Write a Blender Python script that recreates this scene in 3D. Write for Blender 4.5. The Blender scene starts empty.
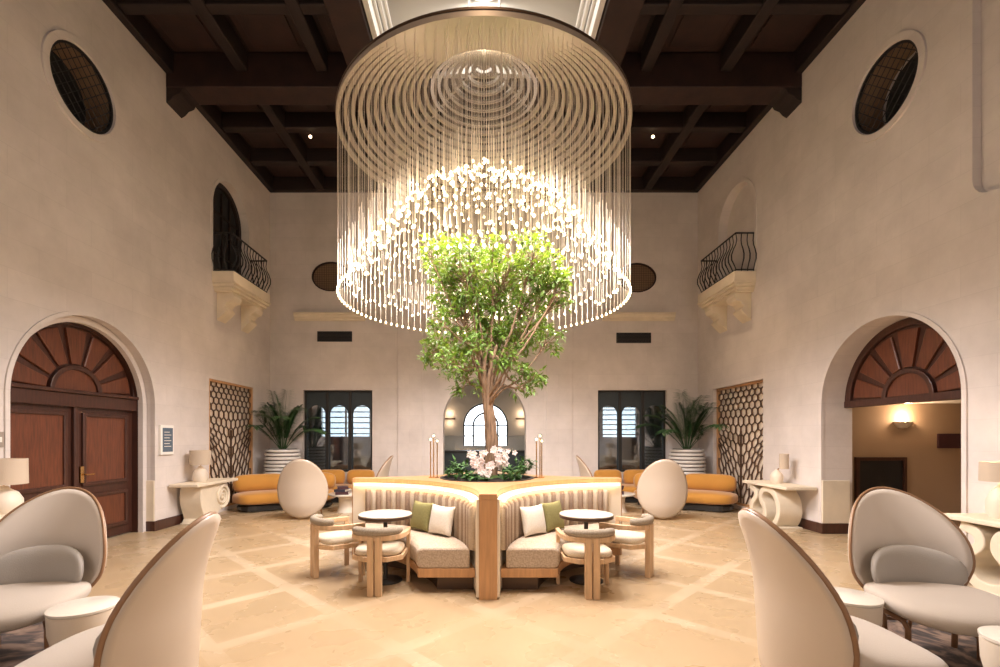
import bpy, bmesh, math, random
from math import sin, cos, pi, radians, sqrt, asin, atan2
from mathutils import Vector, Matrix, noise
from mathutils.geometry import tessellate_polygon

SC = bpy.context.scene
COL = SC.collection
# ------------------------------------------------------------------ camera
F = 464.0
cam_d = bpy.data.cameras.new('camera')
cam = bpy.data.objects.new('camera', cam_d); COL.objects.link(cam)
cam.location = (0, 0, 1.6); cam.rotation_euler = (pi/2, 0, 0)
cam_d.sensor_width = 36; cam_d.lens = 36*F/1000
cam_d.shift_x = 0.016; cam_d.shift_y = 0.1035
cam_d.clip_start = 0.05; cam_d.clip_end = 200
SC.camera = cam
SC.view_settings.view_transform = 'Standard'; SC.view_settings.look = 'None'
SC.view_settings.gamma = 1; SC.view_settings.use_curve_mapping = False
SC.view_settings.exposure = 0.37
SC.cycles.use_denoising = True
SC.cycles.sample_clamp_indirect = 4.0
SC.cycles.max_bounces = 8
# ------------------------------------------------------------------ world
W = bpy.data.worlds.new('world'); SC.world = W; W.use_nodes = True
W.node_tree.nodes['Background'].inputs[0].default_value = (1.0, .86, .72, 1)
W.node_tree.nodes['Background'].inputs[1].default_value = 0.1

def lamp(name, kind, loc, power, color, size=.1, rot=(0,0,0), **kw):
    d = bpy.data.lights.new(name, kind); d.energy = power; d.color = color
    if kind == 'AREA': d.size = size
    else: d.shadow_soft_size = size
    for k, v in kw.items(): setattr(d, k, v)
    o = bpy.data.objects.new(name, d); o.location = loc; o.rotation_euler = rot
    COL.objects.link(o); return o
WARM = (1.0, .70, .45)
YFW = -2.85
PINK = (1.0, .92, .91)
# daylight coming down through the roof lantern above the chandelier
lamp('skylight_daylight', 'AREA', (0.0, 6.6, 8.75), 60, (1, .95, .9), 2.4)
# soft daylight from the tall windows in the wall behind the viewer
for x in (-3.2, 3.2):
    lamp('front_window_daylight', 'AREA', (x, YFW, 3.0), 38, (1, .9, .84), 2.2, (radians(90), 0, 0))
# unseen warm spots added under the ceiling to brighten the floor
for (x, y, tx, ty, tz, p, c, ang) in [
    (-3.6, 3.0, -2.6, 3.4, 0, 180, WARM, 80), (3.6, 3.0, 2.6, 3.4, 0, 180, WARM, 80),
    (-3.6, 9.2, -3.4, 9.8, 0, 400, WARM, 75), (3.6, 9.2, 3.4, 9.8, 0, 400, WARM, 75),
    (0.0, 2.6, 0.0, 4.4, 0, 240, WARM, 85),
    (-2.7, 5.4, -1.5, 5.0, 0, 230, WARM, 60), (2.7, 5.4, 1.5, 5.0, 0, 230, WARM, 60)]:
    v = Vector((tx-x, ty-y, tz-7.9))
    lamp('floor_fill_spot', 'SPOT', (x, y, 7.86), p, c, .06, v.to_track_quat('-Z', 'Y').to_euler(), spot_size=radians(ang), spot_blend=.9)

# ------------------------------------------------------------------ materials
def newmat(name):
    m = bpy.data.materials.new(name); m.use_nodes = True
    return m, m.node_tree, m.node_tree.nodes['Principled BSDF']
def L(nt, a, b): nt.links.new(a, b)
def mat(name, col, rough=.5, metal=0, bump=0, bscale=40, var=0, vscale=3, emit=None, estr=0, spec=None, coat=0, sheen=0, stretch=None):
    m, nt, p = newmat(name)
    p.inputs['Base Color'].default_value = (*col, 1); p.inputs['Roughness'].default_value = rough
    p.inputs['Metallic'].default_value = metal
    if spec is not None: p.inputs['Specular IOR Level'].default_value = spec
    if coat: p.inputs['Coat Weight'].default_value = coat; p.inputs['Coat Roughness'].default_value = .15
    if sheen: p.inputs['Sheen Weight'].default_value = sheen
    tc = nt.nodes.new('ShaderNodeTexCoord'); mp = nt.nodes.new('ShaderNodeMapping'); L(nt, tc.outputs['Object'], mp.inputs[0])
    if stretch: mp.inputs['Scale'].default_value = stretch
    if var:
        n = nt.nodes.new('ShaderNodeTexNoise'); n.inputs['Scale'].default_value = vscale; n.inputs['Detail'].default_value = 6
        L(nt, mp.outputs[0], n.inputs[0])
        r = nt.nodes.new('ShaderNodeValToRGB')
        r.color_ramp.elements[0].position = .3; r.color_ramp.elements[1].position = .7
        r.color_ramp.elements[0].color = (*[c*(1-var) for c in col], 1); r.color_ramp.elements[1].color = (*[min(1, c*(1+var)) for c in col], 1)
        L(nt, n.outputs[0], r.inputs[0]); L(nt, r.outputs[0], p.inputs['Base Color'])
    if bump:
        n = nt.nodes.new('ShaderNodeTexNoise'); n.inputs['Scale'].default_value = bscale; n.inputs['Detail'].default_value = 4
        L(nt, mp.outputs[0], n.inputs[0])
        b = nt.nodes.new('ShaderNodeBump'); b.inputs['Strength'].default_value = bump; b.inputs['Distance'].default_value = .01
        L(nt, n.outputs[0], b.inputs['Height']); L(nt, b.outputs[0], p.inputs['Normal'])
    if emit: p.inputs['Emission Color'].default_value = (*emit, 1); p.inputs['Emission Strength'].default_value = estr
    return m

def wall_mat(name, col, axis):
    m, nt, p = newmat(name)
    tc = nt.nodes.new('ShaderNodeTexCoord'); sp = nt.nodes.new('ShaderNodeSeparateXYZ'); L(nt, tc.outputs['Object'], sp.inputs[0])
    cb = nt.nodes.new('ShaderNodeCombineXYZ'); L(nt, sp.outputs[axis], cb.inputs[0]); L(nt, sp.outputs[2], cb.inputs[1])
    br = nt.nodes.new('ShaderNodeTexBrick'); br.inputs['Scale'].default_value = 1.0
    br.inputs['Brick Width'].default_value = .78; br.inputs['Row Height'].default_value = .36; br.inputs['Mortar Size'].default_value = .006
    br.inputs['Mortar Smooth'].default_value = .6; br.inputs['Bias'].default_value = 0
    br.inputs['Color1'].default_value = (*[c*1.015 for c in col], 1); br.inputs['Color2'].default_value = (*[c*.97 for c in col], 1)
    br.inputs['Mortar'].default_value = (*[c*.92 for c in col], 1); L(nt, cb.outputs[0], br.inputs['Vector'])
    n = nt.nodes.new('ShaderNodeTexNoise'); n.inputs['Scale'].default_value = 1.3; n.inputs['Detail'].default_value = 8; n.inputs['Roughness'].default_value = .65
    L(nt, tc.outputs['Object'], n.inputs[0])
    rmp = nt.nodes.new('ShaderNodeValToRGB'); rmp.color_ramp.elements[0].position = .32; rmp.color_ramp.elements[1].position = .68
    rmp.color_ramp.elements[0].color = (.88, .86, .83, 1); rmp.color_ramp.elements[1].color = (1.05, 1.03, 1.0, 1)
    L(nt, n.outputs[0], rmp.inputs[0])
    mx = nt.nodes.new('ShaderNodeMixRGB'); mx.blend_type = 'MULTIPLY'; mx.inputs[0].default_value = 1
    L(nt, br.outputs[0], mx.inputs[1]); L(nt, rmp.outputs[0], mx.inputs[2]); L(nt, mx.outputs[0], p.inputs['Base Color'])
    b = nt.nodes.new('ShaderNodeBump'); b.inputs['Strength'].default_value = .25; b.inputs['Distance'].default_value = .02
    n2 = nt.nodes.new('ShaderNodeTexNoise'); n2.inputs['Scale'].default_value = 7; n2.inputs['Detail'].default_value = 6; L(nt, tc.outputs['Object'], n2.inputs[0])
    L(nt, n2.outputs[0], b.inputs['Height']); L(nt, b.outputs[0], p.inputs['Normal'])
    p.inputs['Roughness'].default_value = .8
    return m

def floor_mat():
    m, nt, p = newmat('floor_marble')
    N = nt.nodes.new
    tc = N('ShaderNodeTexCoord'); sp = N('ShaderNodeSeparateXYZ'); L(nt, tc.outputs['Object'], sp.inputs[0])
    def M(op, a, b=None):
        n = N('ShaderNodeMath'); n.operation = op
        for i, v in enumerate((a, b)):
            if v is None: continue
            if isinstance(v, (int, float)): n.inputs[i].default_value = v
            else: L(nt, v, n.inputs[i])
        return n.outputs[0]
    u = M('MULTIPLY', M('ADD', sp.outputs[0], sp.outputs[1]), .70711); v = M('MULTIPLY', M('SUBTRACT', sp.outputs[0], sp.outputs[1]), .70711)
    def band(c, off, wd):
        fr = M('FRACT', M('DIVIDE', M('SUBTRACT', M('ADD', c, 60.6), off), 1.01))
        d = M('ABSOLUTE', M('SUBTRACT', fr, .5))
        return M('GREATER_THAN', d, .5-wd)
    bn = M('MAXIMUM', band(u, 3.026, .07), band(v, -1.909, .07))
    cell = N('ShaderNodeCombineXYZ')
    L(nt, M('FLOOR', M('DIVIDE', M('SUBTRACT', M('ADD', u, 60.6), 3.026), 1.01)), cell.inputs[0]); L(nt, M('FLOOR', M('DIVIDE', M('SUBTRACT', M('ADD', v, 60.6), -1.909), 1.01)), cell.inputs[1])
    wn = N('ShaderNodeTexWhiteNoise'); L(nt, cell.outputs[0], wn.inputs[0])
    n = N('ShaderNodeTexNoise'); n.inputs['Scale'].default_value = .55; n.inputs['Detail'].default_value = 3; L(nt, tc.outputs['Object'], n.inputs[0])
    n2 = N('ShaderNodeTexNoise'); n2.inputs['Scale'].default_value = 2.2; n2.inputs['Detail'].default_value = 3; n2.inputs['Roughness'].default_value = .5; n2.inputs['Distortion'].default_value = 0
    L(nt, tc.outputs['Object'], n2.inputs[0])
    r = N('ShaderNodeValToRGB'); r.color_ramp.elements[0].position = .3; r.color_ramp.elements[1].position = .72
    r.color_ramp.elements[0].color = (.435, .315, .183, 1); r.color_ramp.elements[1].color = (.46, .335, .20, 1)
    L(nt, M('ADD', M('MULTIPLY', n2.outputs[0], .75), M('MULTIPLY', wn.outputs[0], .3)), r.inputs[0])
    mx = N('ShaderNodeMixRGB'); mx.inputs[2].default_value = (.62, .49, .34, 1)
    L(nt, M('MULTIPLY', bn, M('MINIMUM', M('MAXIMUM', M('SUBTRACT', M('MULTIPLY', n.outputs[0], 4), 1.7), .13), .62)), mx.inputs[0])
    L(nt, r.outputs[0], mx.inputs[1]); L(nt, mx.outputs[0], p.inputs['Base Color'])
    p.inputs['Roughness'].default_value = .3
    L(nt, M('ADD', .2, M('MULTIPLY', n2.outputs[0], .16)), p.inputs['Roughness'])
    return m

def rug_mat():
    m, nt, p = newmat('rug_weave')
    tc = nt.nodes.new('ShaderNodeTexCoord'); v = nt.nodes.new('ShaderNodeTexNoise')
    v.inputs['Scale'].default_value = 2.2; v.inputs['Distortion'].default_value = 3; v.inputs['Detail'].default_value = 5; L(nt, tc.outputs['Object'], v.inputs[0])
    r = nt.nodes.new('ShaderNodeValToRGB'); r.color_ramp.interpolation = 'LINEAR'
    e = r.color_ramp.elements; e[0].position = .35; e[0].color = (.025, .02, .02, 1); e[1].position = .62; e[1].color = (.22, .15, .11, 1)
    k = e.new(.48); k.color = (.06, .045, .04, 1); k = e.new(.53); k.color = (.13, .085, .065, 1)
    L(nt, v.outputs[0], r.inputs[0]); L(nt, r.outputs[0], p.inputs['Base Color']); p.inputs['Roughness'].default_value = .95
    return m

def weave_mat(name, c1, c2, scale=60):
    m, nt, p = newmat(name)
    tc = nt.nodes.new('ShaderNodeTexCoord'); ck = nt.nodes.new('ShaderNodeTexNoise'); ck.inputs['Scale'].default_value = scale; ck.inputs['Detail'].default_value = 3
    L(nt, tc.outputs['Object'], ck.inputs[0])
    r = nt.nodes.new('ShaderNodeValToRGB'); r.color_ramp.elements[0].position = .35; r.color_ramp.elements[1].position = .65
    r.color_ramp.elements[0].color = (*c1, 1); r.color_ramp.elements[1].color = (*c2, 1)
    L(nt, ck.outputs[0], r.inputs[0]); L(nt, r.outputs[0], p.inputs['Base Color']); p.inputs['Roughness'].default_value = .92
    b = nt.nodes.new('ShaderNodeBump'); b.inputs['Strength'].default_value = .4; b.inputs['Distance'].default_value = .004
    L(nt, ck.outputs[0], b.inputs['Height']); L(nt, b.outputs[0], p.inputs['Normal'])
    return m

def glass_mat(name, tint, gloss=.25, clear=.8):
    m, nt, p = newmat(name)
    out = nt.nodes['Material Output']
    t = nt.nodes.new('ShaderNodeBsdfTransparent'); t.inputs[0].default_value = (*tint, 1)
    g = nt.nodes.new('ShaderNodeBsdfGlossy'); g.inputs['Roughness'].default_value = .05; g.inputs[0].default_value = (.8, .85, .9, 1)
    x = nt.nodes.new('ShaderNodeMixShader'); x.inputs[0].default_value = gloss
    L(nt, t.outputs[0], x.inputs[1]); L(nt, g.outputs[0], x.inputs[2]); L(nt, x.outputs[0], out.inputs[0])
    return m
def emis(name, col, s, sample=True):
    m, nt, p = newmat(name); p.inputs['Base Color'].default_value = (*col, 1)
    p.inputs['Emission Color'].default_value = (*col, 1); p.inputs['Emission Strength'].default_value = s
    if not sample: m.cycles.emission_sampling = 'NONE'
    return m

CREAM = (.68, .625, .60)
M = dict(
    wall_x=wall_mat('limestone_back', CREAM, 0), wall_y=wall_mat('limestone_side', CREAM, 1),
    stone=mat('pale_stone', (.74, .64, .49), .7, bump=.2, bscale=30, var=.08),
    floor=floor_mat(), rug=rug_mat(),
    wood_dark=mat('dark_ceiling_wood', (.015, .0062, .0045), .6, var=.35, vscale=5, stretch=(1, 1, 4), bump=.2),
    wood_beam=mat('beam_wood', (.026, .010, .007), .55, var=.35, vscale=4, bump=.2),
    door=mat('mahogany_door', (.055, .018, .010), .42, var=.3, vscale=6, stretch=(6, 6, .7), coat=.2),
    door_panel=mat('mahogany_panel', (.125, .036, .015), .42, var=.3, vscale=7, stretch=(6, 6, .6), coat=.2),
    oak=mat('light_oak', (.60, .40, .23), .45, var=.15, vscale=6, stretch=(5, 5, .6)),
    oak_frame=mat('honey_oak', (.52, .28, .125), .4, var=.14, vscale=6, stretch=(5, 5, .5)),
    rim=mat('ash_rim', (.27, .145, .072), .4, var=.15, vscale=8),
    lining=mat('lit_lining', (.66, .585, .51), .6, sheen=.1), shell=mat('ivory_shell', (.55, .455, .36), .36, var=.03, coat=.25),  # pale inner fabric, lightened further for the front light it catches
    pad=mat('ivory_fabric', (.45, .385, .32), .85, bump=.15, bscale=120, sheen=.2),
    grey=mat('grey_fabric', (.36, .33, .295), .85, bump=.2, bscale=140, sheen=.2),
    mustard=mat('mustard_velvet', (.50, .225, .03), .8, bump=.1, bscale=80, sheen=.4, var=.06),
    black=mat('black_metal', (.02, .018, .016), .4),
    iron=mat('wrought_iron', (.012, .011, .012), .5),
    bronze=mat('dark_bronze', (.09, .055, .035), .4, metal=.6),
    brass=mat('brass', (.72, .46, .2), .25, metal=1),
    chrome=mat('satin_steel', (.75, .74, .72), .3, metal=1),
    champagne=mat('champagne_metal', (.37, .31, .255), .42, metal=.3),
    silver=mat('polished_silver', (.8, .78, .76), .18, metal=1),
    dark=mat('near_black', (.012, .012, .014), .6),
    teal=mat('dark_teal_paint', (.03, .042, .048), .4, var=.2),
    white=mat('white_plaster', (.78, .74, .68), .8),
    marble=mat('white_marble', (.72, .66, .57), .2, var=.06, vscale=5),
    tan=weave_mat('tan_upholstery', (.40, .31, .23), (.56, .45, .34)),
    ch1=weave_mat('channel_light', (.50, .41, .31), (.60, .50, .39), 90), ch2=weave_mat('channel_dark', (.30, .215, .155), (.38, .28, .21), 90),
    cream=mat('cream_lining', (.80, .70, .55), .7),
    pillow_w=weave_mat('white_pillow', (.74, .68, .58), (.82, .77, .68), 90), pillow_g=weave_mat('olive_pillow', (.21, .19, .07), (.29, .26, .10), 90),
    chairpad=weave_mat('taupe_pad', (.27, .22, .16), (.37, .31, .24), 80), seatpad=weave_mat('oat_pad', (.58, .48, .35), (.68, .58, .44), 80),
    shade=mat('linen_shade', (.50, .40, .30), .9, bump=.2, bscale=150, emit=(1, .7, .45), estr=.02),
    ceramic=mat('ceramic_white', (.72, .62, .50), .5, bump=.15, bscale=25),
    leaf=mat('ficus_leaf', (.095, .17, .022), .45, var=.7, vscale=6), palm=mat('palm_leaf', (.025, .075, .02), .45, var=.4, vscale=6),
    plant=mat('foliage_green', (.05, .13, .025), .45, var=.4, vscale=9),
    bark=mat('bark', (.24, .15, .09), .9, bump=.8, bscale=30, var=.35, vscale=12, stretch=(3, 3, .6)),
    petal=mat('orchid_petal', (.86, .72, .68), .6), soil=mat('soil', (.03, .02, .015), .95, bump=.8, bscale=30),
    glass=glass_mat('smoked_glass', (.55, .6, .63), .22), clear=glass_mat('clear_glass', (.95, .97, .98), .08),
    frost=mat('acrylic_strand', (.62, .54, .45), .35), rod=mat('lit_acrylic_rod', (.9, .82, .7), .3, emit=(1, .78, .5), estr=.2),
    bulb=emis('bulb_glow', (1.0, .76, .44), 6, False), led=emis('led_warm', (1.0, .72, .40), 5.5),
    day=emis('daylight', (.86, .93, 1.0), 3.2), lampglow=emis('lamp_disc', (1, .96, .9), 6),
    sconce=emis('sconce_glow', (1, .72, .42), 8), screen=mat('screen', (.05, .065, .08), .15, emit=(.35, .45, .55), estr=.12),
    stripe=mat('pot_white', (.74, .70, .64), .5), groove=mat('pot_groove', (.12, .10, .09), .7),
    plum=mat('plum_cover', (.06, .02, .025), .5), paper=mat('paper', (.75, .68, .58), .8), navy=mat('navy_cover', (.03, .03, .05), .5),
    lattice=mat('lattice_bronze', (.10, .055, .032), .4, metal=.2), jamb=mat('brown_reveal', (.24, .15, .09), .8),
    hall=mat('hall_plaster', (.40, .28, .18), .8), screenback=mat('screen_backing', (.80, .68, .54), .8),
)
# ------------------------------------------------------------------ mesh builder
class MB:
    def __init__(s): s.v = []; s.f = []; s.m = []; s.T = Matrix()
    def pt(s, p): s.v.append(tuple(s.T @ Vector(p))); return len(s.v)-1
    def face(s, idx, mi=0): s.f.append(tuple(idx)); s.m.append(mi)
    def box(s, lo, hi, mi=0):
        x0, y0, z0 = lo; x1, y1, z1 = hi
        i = [s.pt(p) for p in ((x0,y0,z0),(x1,y0,z0),(x1,y1,z0),(x0,y1,z0),(x0,y0,z1),(x1,y0,z1),(x1,y1,z1),(x0,y1,z1))]
        for q in ((0,3,2,1),(4,5,6,7),(0,1,5,4),(1,2,6,5),(2,3,7,6),(3,0,4,7)): s.face([i[k] for k in q], mi)
        return s
    def cbox(s, c, d, mi=0): return s.box([c[k]-d[k]/2 for k in range(3)], [c[k]+d[k]/2 for k in range(3)], mi)
    def beam(s, a, b, w, h=None, up=(0,0,1), mi=0):
        a, b = Vector(a), Vector(b); h = h or w; d = (b-a).normalized(); up = Vector(up)
        if abs(d.dot(up)) > .99: up = Vector((0, 1, 0))
        x = d.cross(up).normalized()*w/2; z = x.cross(d).normalized()*h/2
        i = [s.pt(p) for p in (a-x-z, a+x-z, a+x+z, a-x+z, b-x-z, b+x-z, b+x+z, b-x+z)]
        for q in ((0,1,2,3),(7,6,5,4),(0,4,5,1),(1,5,6,2),(2,6,7,3),(3,7,4,0)): s.face([i[k] for k in q], mi)
        return s
    def loft(s, rings, closed=True, caps=True, mi=0, loop=False):
        R = [[s.pt(p) for p in r] for r in rings]; n = len(R[0])
        seq = list(zip(R, R[1:]+R[:1])) if loop else list(zip(R, R[1:]))
        for k, (a, b) in enumerate(seq):
            mm = mi[k % len(mi)] if isinstance(mi, (list, tuple)) else mi
            for j in range(n if closed else n-1):
                s.face((a[j], a[(j+1) % n], b[(j+1) % n], b[j]), mm)
        if caps and not loop:
            m0 = mi[0] if isinstance(mi, (list, tuple)) else mi
            s.face(R[0][::-1], m0); s.face(R[-1], m0)
        return s
    def tube(s, pts, r, n=8, loop=False, mi=0, flat=1.0):
        P = [Vector(p) for p in pts]; rings = []; prev = None; N = len(P)
        for i, p in enumerate(P):
            d = ((P[(i+1) % N]-P[i-1]) if loop else (P[min(i+1, N-1)]-P[max(i-1, 0)])).normalized()
            if prev is None: x = d.orthogonal().normalized()
            else: x = (prev-d*prev.dot(d)).normalized()
            prev = x; y = d.cross(x); rr = r[i] if isinstance(r, (list, tuple)) else r
            rings.append([p+x*cos(2*pi*k/n)*rr+y*sin(2*pi*k/n)*rr*flat for k in range(n)])
        return s.loft(rings, loop=loop, mi=mi)
    def lathe(s, prof, c=(0,0,0), n=24, mi=0, caps=True, sc=(1,1)):
        return s.loft([[(c[0]+r*cos(2*pi*k/n)*sc[0], c[1]+r*sin(2*pi*k/n)*sc[1], c[2]+z) for k in range(n)] for r, z in prof], mi=mi, caps=caps)
    def ball(s, c, r, n=12, m=8, mi=0, e=1.0, fn=None):
        r = r if isinstance(r, (tuple, list)) else (r, r, r)
        sg = lambda a: math.copysign(abs(a)**e, a)
        rings = []
        for j in range(1, m):
            th = -pi/2+pi*j/m
            ring = []
            for k in range(n):
                ph = 2*pi*k/n
                p = (r[0]*sg(cos(th))*sg(cos(ph)), r[1]*sg(cos(th))*sg(sin(ph)), r[2]*sg(sin(th)))
                if fn: p = fn(*p)
                ring.append((c[0]+p[0], c[1]+p[1], c[2]+p[2]))
            rings.append(ring)
        return s.loft(rings, mi=mi)
    def poly(s, outer, holes, fn, d0, d1, mi=0, back=True):
        """flat region with holes; fn(u, w, d) -> point; between depth d0 (front) and d1"""
        loops = [outer]+holes
        tri = tessellate_polygon([[Vector((p[0], p[1], 0)) for p in l] for l in loops])
        flat = [p for l in loops for p in l]
        A = [s.pt(fn(p[0], p[1], d0)) for p in flat]; B = [s.pt(fn(p[0], p[1], d1)) for p in flat]
        for t in tri:
            s.face([A[k] for k in t], mi)
            if back: s.face([B[k] for k in reversed(t)], mi)
        o = 0
        for l in loops:
            n = len(l)
            for k in range(n): s.face((A[o+k], A[o+(k+1) % n], B[o+(k+1) % n], B[o+k]), mi)
            o += n
        return s
    def build(s, name, mats, parent=None, smooth=False, bevel=0, sub=0, solid=0, loc=None, normals=True, seg=2):
        me = bpy.data.meshes.new(name); me.from_pydata(s.v, [], s.f)
        mats = mats if isinstance(mats, (list, tuple)) else [mats]
        for m in mats: me.materials.append(m)
        me.polygons.foreach_set('material_index', s.m)
        if normals:
            bm = bmesh.new(); bm.from_mesh(me); bmesh.ops.recalc_face_normals(bm, faces=bm.faces); bm.to_mesh(me); bm.free()
        if smooth:
            me.polygons.foreach_set('use_smooth', [True]*len(me.polygons))
            if smooth != 'all':
                try: me.set_sharp_from_angle(angle=radians(42))
                except Exception: pass
        me.update()
        o = bpy.data.objects.new(name, me); COL.objects.link(o)
        if parent: o.parent = parent
        if loc is not None: o.location = loc
        if solid: md = o.modifiers.new('solid', 'SOLIDIFY'); md.thickness = solid; md.offset = 0
        if bevel: md = o.modifiers.new('bevel', 'BEVEL'); md.width = bevel; md.segments = seg; md.limit_method = 'ANGLE'; md.angle_limit = radians(40)
        if sub: md = o.modifiers.new('sub', 'SUBSURF'); md.levels = sub; md.render_levels = sub
        return o

def tag(o, label=None, cat=None, group=None, kind=None):
    if label: o['label'] = label
    if cat: o['category'] = cat
    if group: o['group'] = group
    if kind: o['kind'] = kind
    return o
def thing(name, label, cat, loc=(0,0,0), rz=0, group=None):
    o = bpy.data.objects.new(name, None); COL.objects.link(o); o.empty_display_size = .1
    o.location = loc; o.rotation_euler = (0, 0, rz); return tag(o, label, cat, group)
def struct(name, mb, m, parent=None, **kw):
    o = mb.build(name, m, parent, **kw)
    if not parent: o['kind'] = 'structure'
    return o
def sroot(name, loc=(0,0,0)):
    o = bpy.data.objects.new(name, None); COL.objects.link(o); o.location = loc; o['kind'] = 'structure'; return o
def copy_tree(o, parent=None):
    c = o.copy(); COL.objects.link(c); c.parent = parent
    for ch in o.children: copy_tree(ch, c)
    return c
def dup(o, loc, rz, label, group=None):
    c = copy_tree(o); c.location = loc; c.rotation_euler = (0, 0, rz); c['label'] = label
    if group: c['group'] = group
    return c
def circ(cu, cw, r, n=48, rw=None, a0=0, a1=2*pi):
    rw = rw or r; e = n if a1-a0 > 6.28 else n-1
    return [(cu+r*cos(a0+(a1-a0)*k/e), cw+rw*sin(a0+(a1-a0)*k/e)) for k in range(n)]
def arch(u0, u1, w0, spring, n=32, top=None):
    r = (u1-u0)/2; c = (u0+u1)/2; rt = (top-spring) if top else r
    return [(u0, w0), (u1, w0)]+[(c+r*cos(pi*k/(n-1)), spring+rt*sin(pi*k/(n-1))) for k in range(n)]

emis_day = emis('front_daylight', (1, .95, .9), .8, False)
HW, YB, H, YF = 5.61, 12.17, 8.0, -3.0
LW = lambda u, w, d: (-HW-d, u, w)      # left wall plane, d goes away from the room
RW = lambda u, w, d: (HW+d, u, w)
BW = lambda u, w, d: (u, YB+d, w)
# ================================================================== STRUCTURE
struct('floor', MB().box((-8.5, YF-.4, -.2), (9.5, 17.2, 0)), M['floor'])
doorL = arch(5.47, 7.89, -.04, 2.12, top=3.32); doorR = arch(5.43, 7.70, -.04, 2.12, top=3.29)
ovalL, ovalR = circ(6.5, 6.47, .53), circ(6.5, 6.47, .53)
balL = arch(9.58, 11.05, 5.03, 6.45); balR = arch(9.6, 11.08, 5.03, 6.45)
latL = [(9.47, .08), (11.28, .08), (11.28, 2.80), (9.47, 2.80)]; latR = [(9.33, .08), (11.36, .08), (11.36, 2.77), (9.33, 2.77)]
def rrect(u0, u1, w0, w1, r):
    out = []
    for cx, cy, a in ((u1-r, w0+r, -pi/2), (u1-r, w1-r, 0), (u0+r, w1-r, pi/2), (u0+r, w0+r, pi)):
        out += [(cx+r*cos(a+pi/2*k/6), cy+r*sin(a+pi/2*k/6)) for k in range(7)]
    return out
nicheR = rrect(3.2, 5.33, 4.32, 7.7, .22)
base = [(YF, -.05), (YB+.4, -.05), (YB+.4, 9), (YF, 9)]
struct('wall_left', MB().poly(base, [doorL, ovalL, balL, latL], LW, 0, .45), M['wall_y'])
struct('wall_right', MB().poly(base, [doorR, ovalR, balR, latR, nicheR], RW, 0, .5), M['wall_y'])
winL = [(-4.75, .68), (-2.93, .68), (-2.93, 2.83), (-4.75, 2.83)]; winR = [(2.99, .68), (4.8, .68), (4.8, 2.83), (2.99, 2.83)]
archB = arch(-1.07, 1.10, -.04, 2.05)
ov1, ov2 = circ(-4.02, 5.81, .5, rw=.385), circ(4.02, 5.78, .5, rw=.385)
struct('wall_back', MB().poly([(-HW, -.05), (HW, -.05), (HW, 9), (-HW, 9)], [winL, winR, archB, ov1, ov2], BW, 0, .4), M['wall_x'])
for k, x in enumerate((-3.2, 3.2)):
    struct('window_%d' % (11+k), MB().box((x-1.3, YF, 2.7), (x+1.3, YF+.05, 5.3)), emis_day)
struct('wall_front', MB().box((-HW, YF-.3, 0), (HW, YF, 9)), M['wall_x'])
# backing of the recesses
struct('trim_1', MB().box((HW+.1, 3.1, 4.2), (HW+.14, 5.4, 7.8)), M['wall_y'])
struct('trim_2', MB().box((HW+.2, 9.5, 5.0), (HW+.24, 11.2, 7.3)), M['wall_y'])
# pilaster strips on the back wall
for i, (a, b) in enumerate(((-2.26, -1.60), (1.63, 2.31))):
    struct('trim_%d' % (3+i), MB().box((a, YB-.035, .0), (b, YB+.01, 7.95)), M['wall_x'], bevel=.006)
# ledges with moulded profile
for i, (a, b) in enumerate(((-4.95, -3.12), (3.1, 4.98))):
    prof = [(0, 0), (.05, .0), (.06, .05), (.10, .08), (.115, .14), (.14, .15), (.14, .2), (0, .2)]
    m = MB(); m.loft([[(x+ (p*.6 if x == a else -p*.6)*0, YB-p, 4.64+q) for p, q in prof] for x in (a, b)])
    struct('trim_%d' % (5+i), m, M['stone'])
# ring mouldings
def ring_trim(name, fn, loop_o, loop_i, m, d0=-.03, d1=.02): struct(name, MB().poly(loop_o, [loop_i], fn, d0, d1), m, bevel=.01)
ring_trim('trim_7', LW, circ(6.5, 6.47, .63), circ(6.5, 6.47, .535), M['wall_y'])
ring_trim('trim_8', RW, circ(6.5, 6.47, .63), circ(6.5, 6.47, .535), M['wall_y'])
def arch_band(u0, u1, w0, spring, top, g, fn, name, d0, d1, m):
    o = arch(u0-g, u1+g, w0, spring, 40, top+g); i = arch(u0+.006, u1-.006, w0, spring, 40, top-.006)
    seq = list(range(1, len(o)))+[0]
    O = [o[k] for k in seq]; I = [i[k] for k in seq]
    mb = MB(); n = len(O)
    rings = [[fn(O[k][0], O[k][1], d0), fn(I[k][0], I[k][1], d0), fn(I[k][0], I[k][1], d1), fn(O[k][0], O[k][1], d1)] for k in range(n)]
    mb.loft(rings); struct(name, mb, m)
arch_band(5.47, 7.89, 0, 2.12, 3.32, .05, LW, 'trim_9', -.02, .03, M['wall_y'])
arch_band(5.56, 7.80, 0, 2.12, 3.23, .08, LW, 'trim_10', .12, .2, M['wall_y'])
arch_band(5.43, 7.70, 0, 2.12, 3.29, .05, RW, 'trim_11', -.02, .03, M['wall_y'])
arch_band(9.6, 11.08, 5.03, 6.45, 7.19, .06, RW, 'trim_12', -.015, .02, M['wall_y'])
arch_band(9.58, 11.05, 5.03, 6.45, 7.185, .06, LW, 'trim_13', -.015, .02, M['wall_y'])
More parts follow.
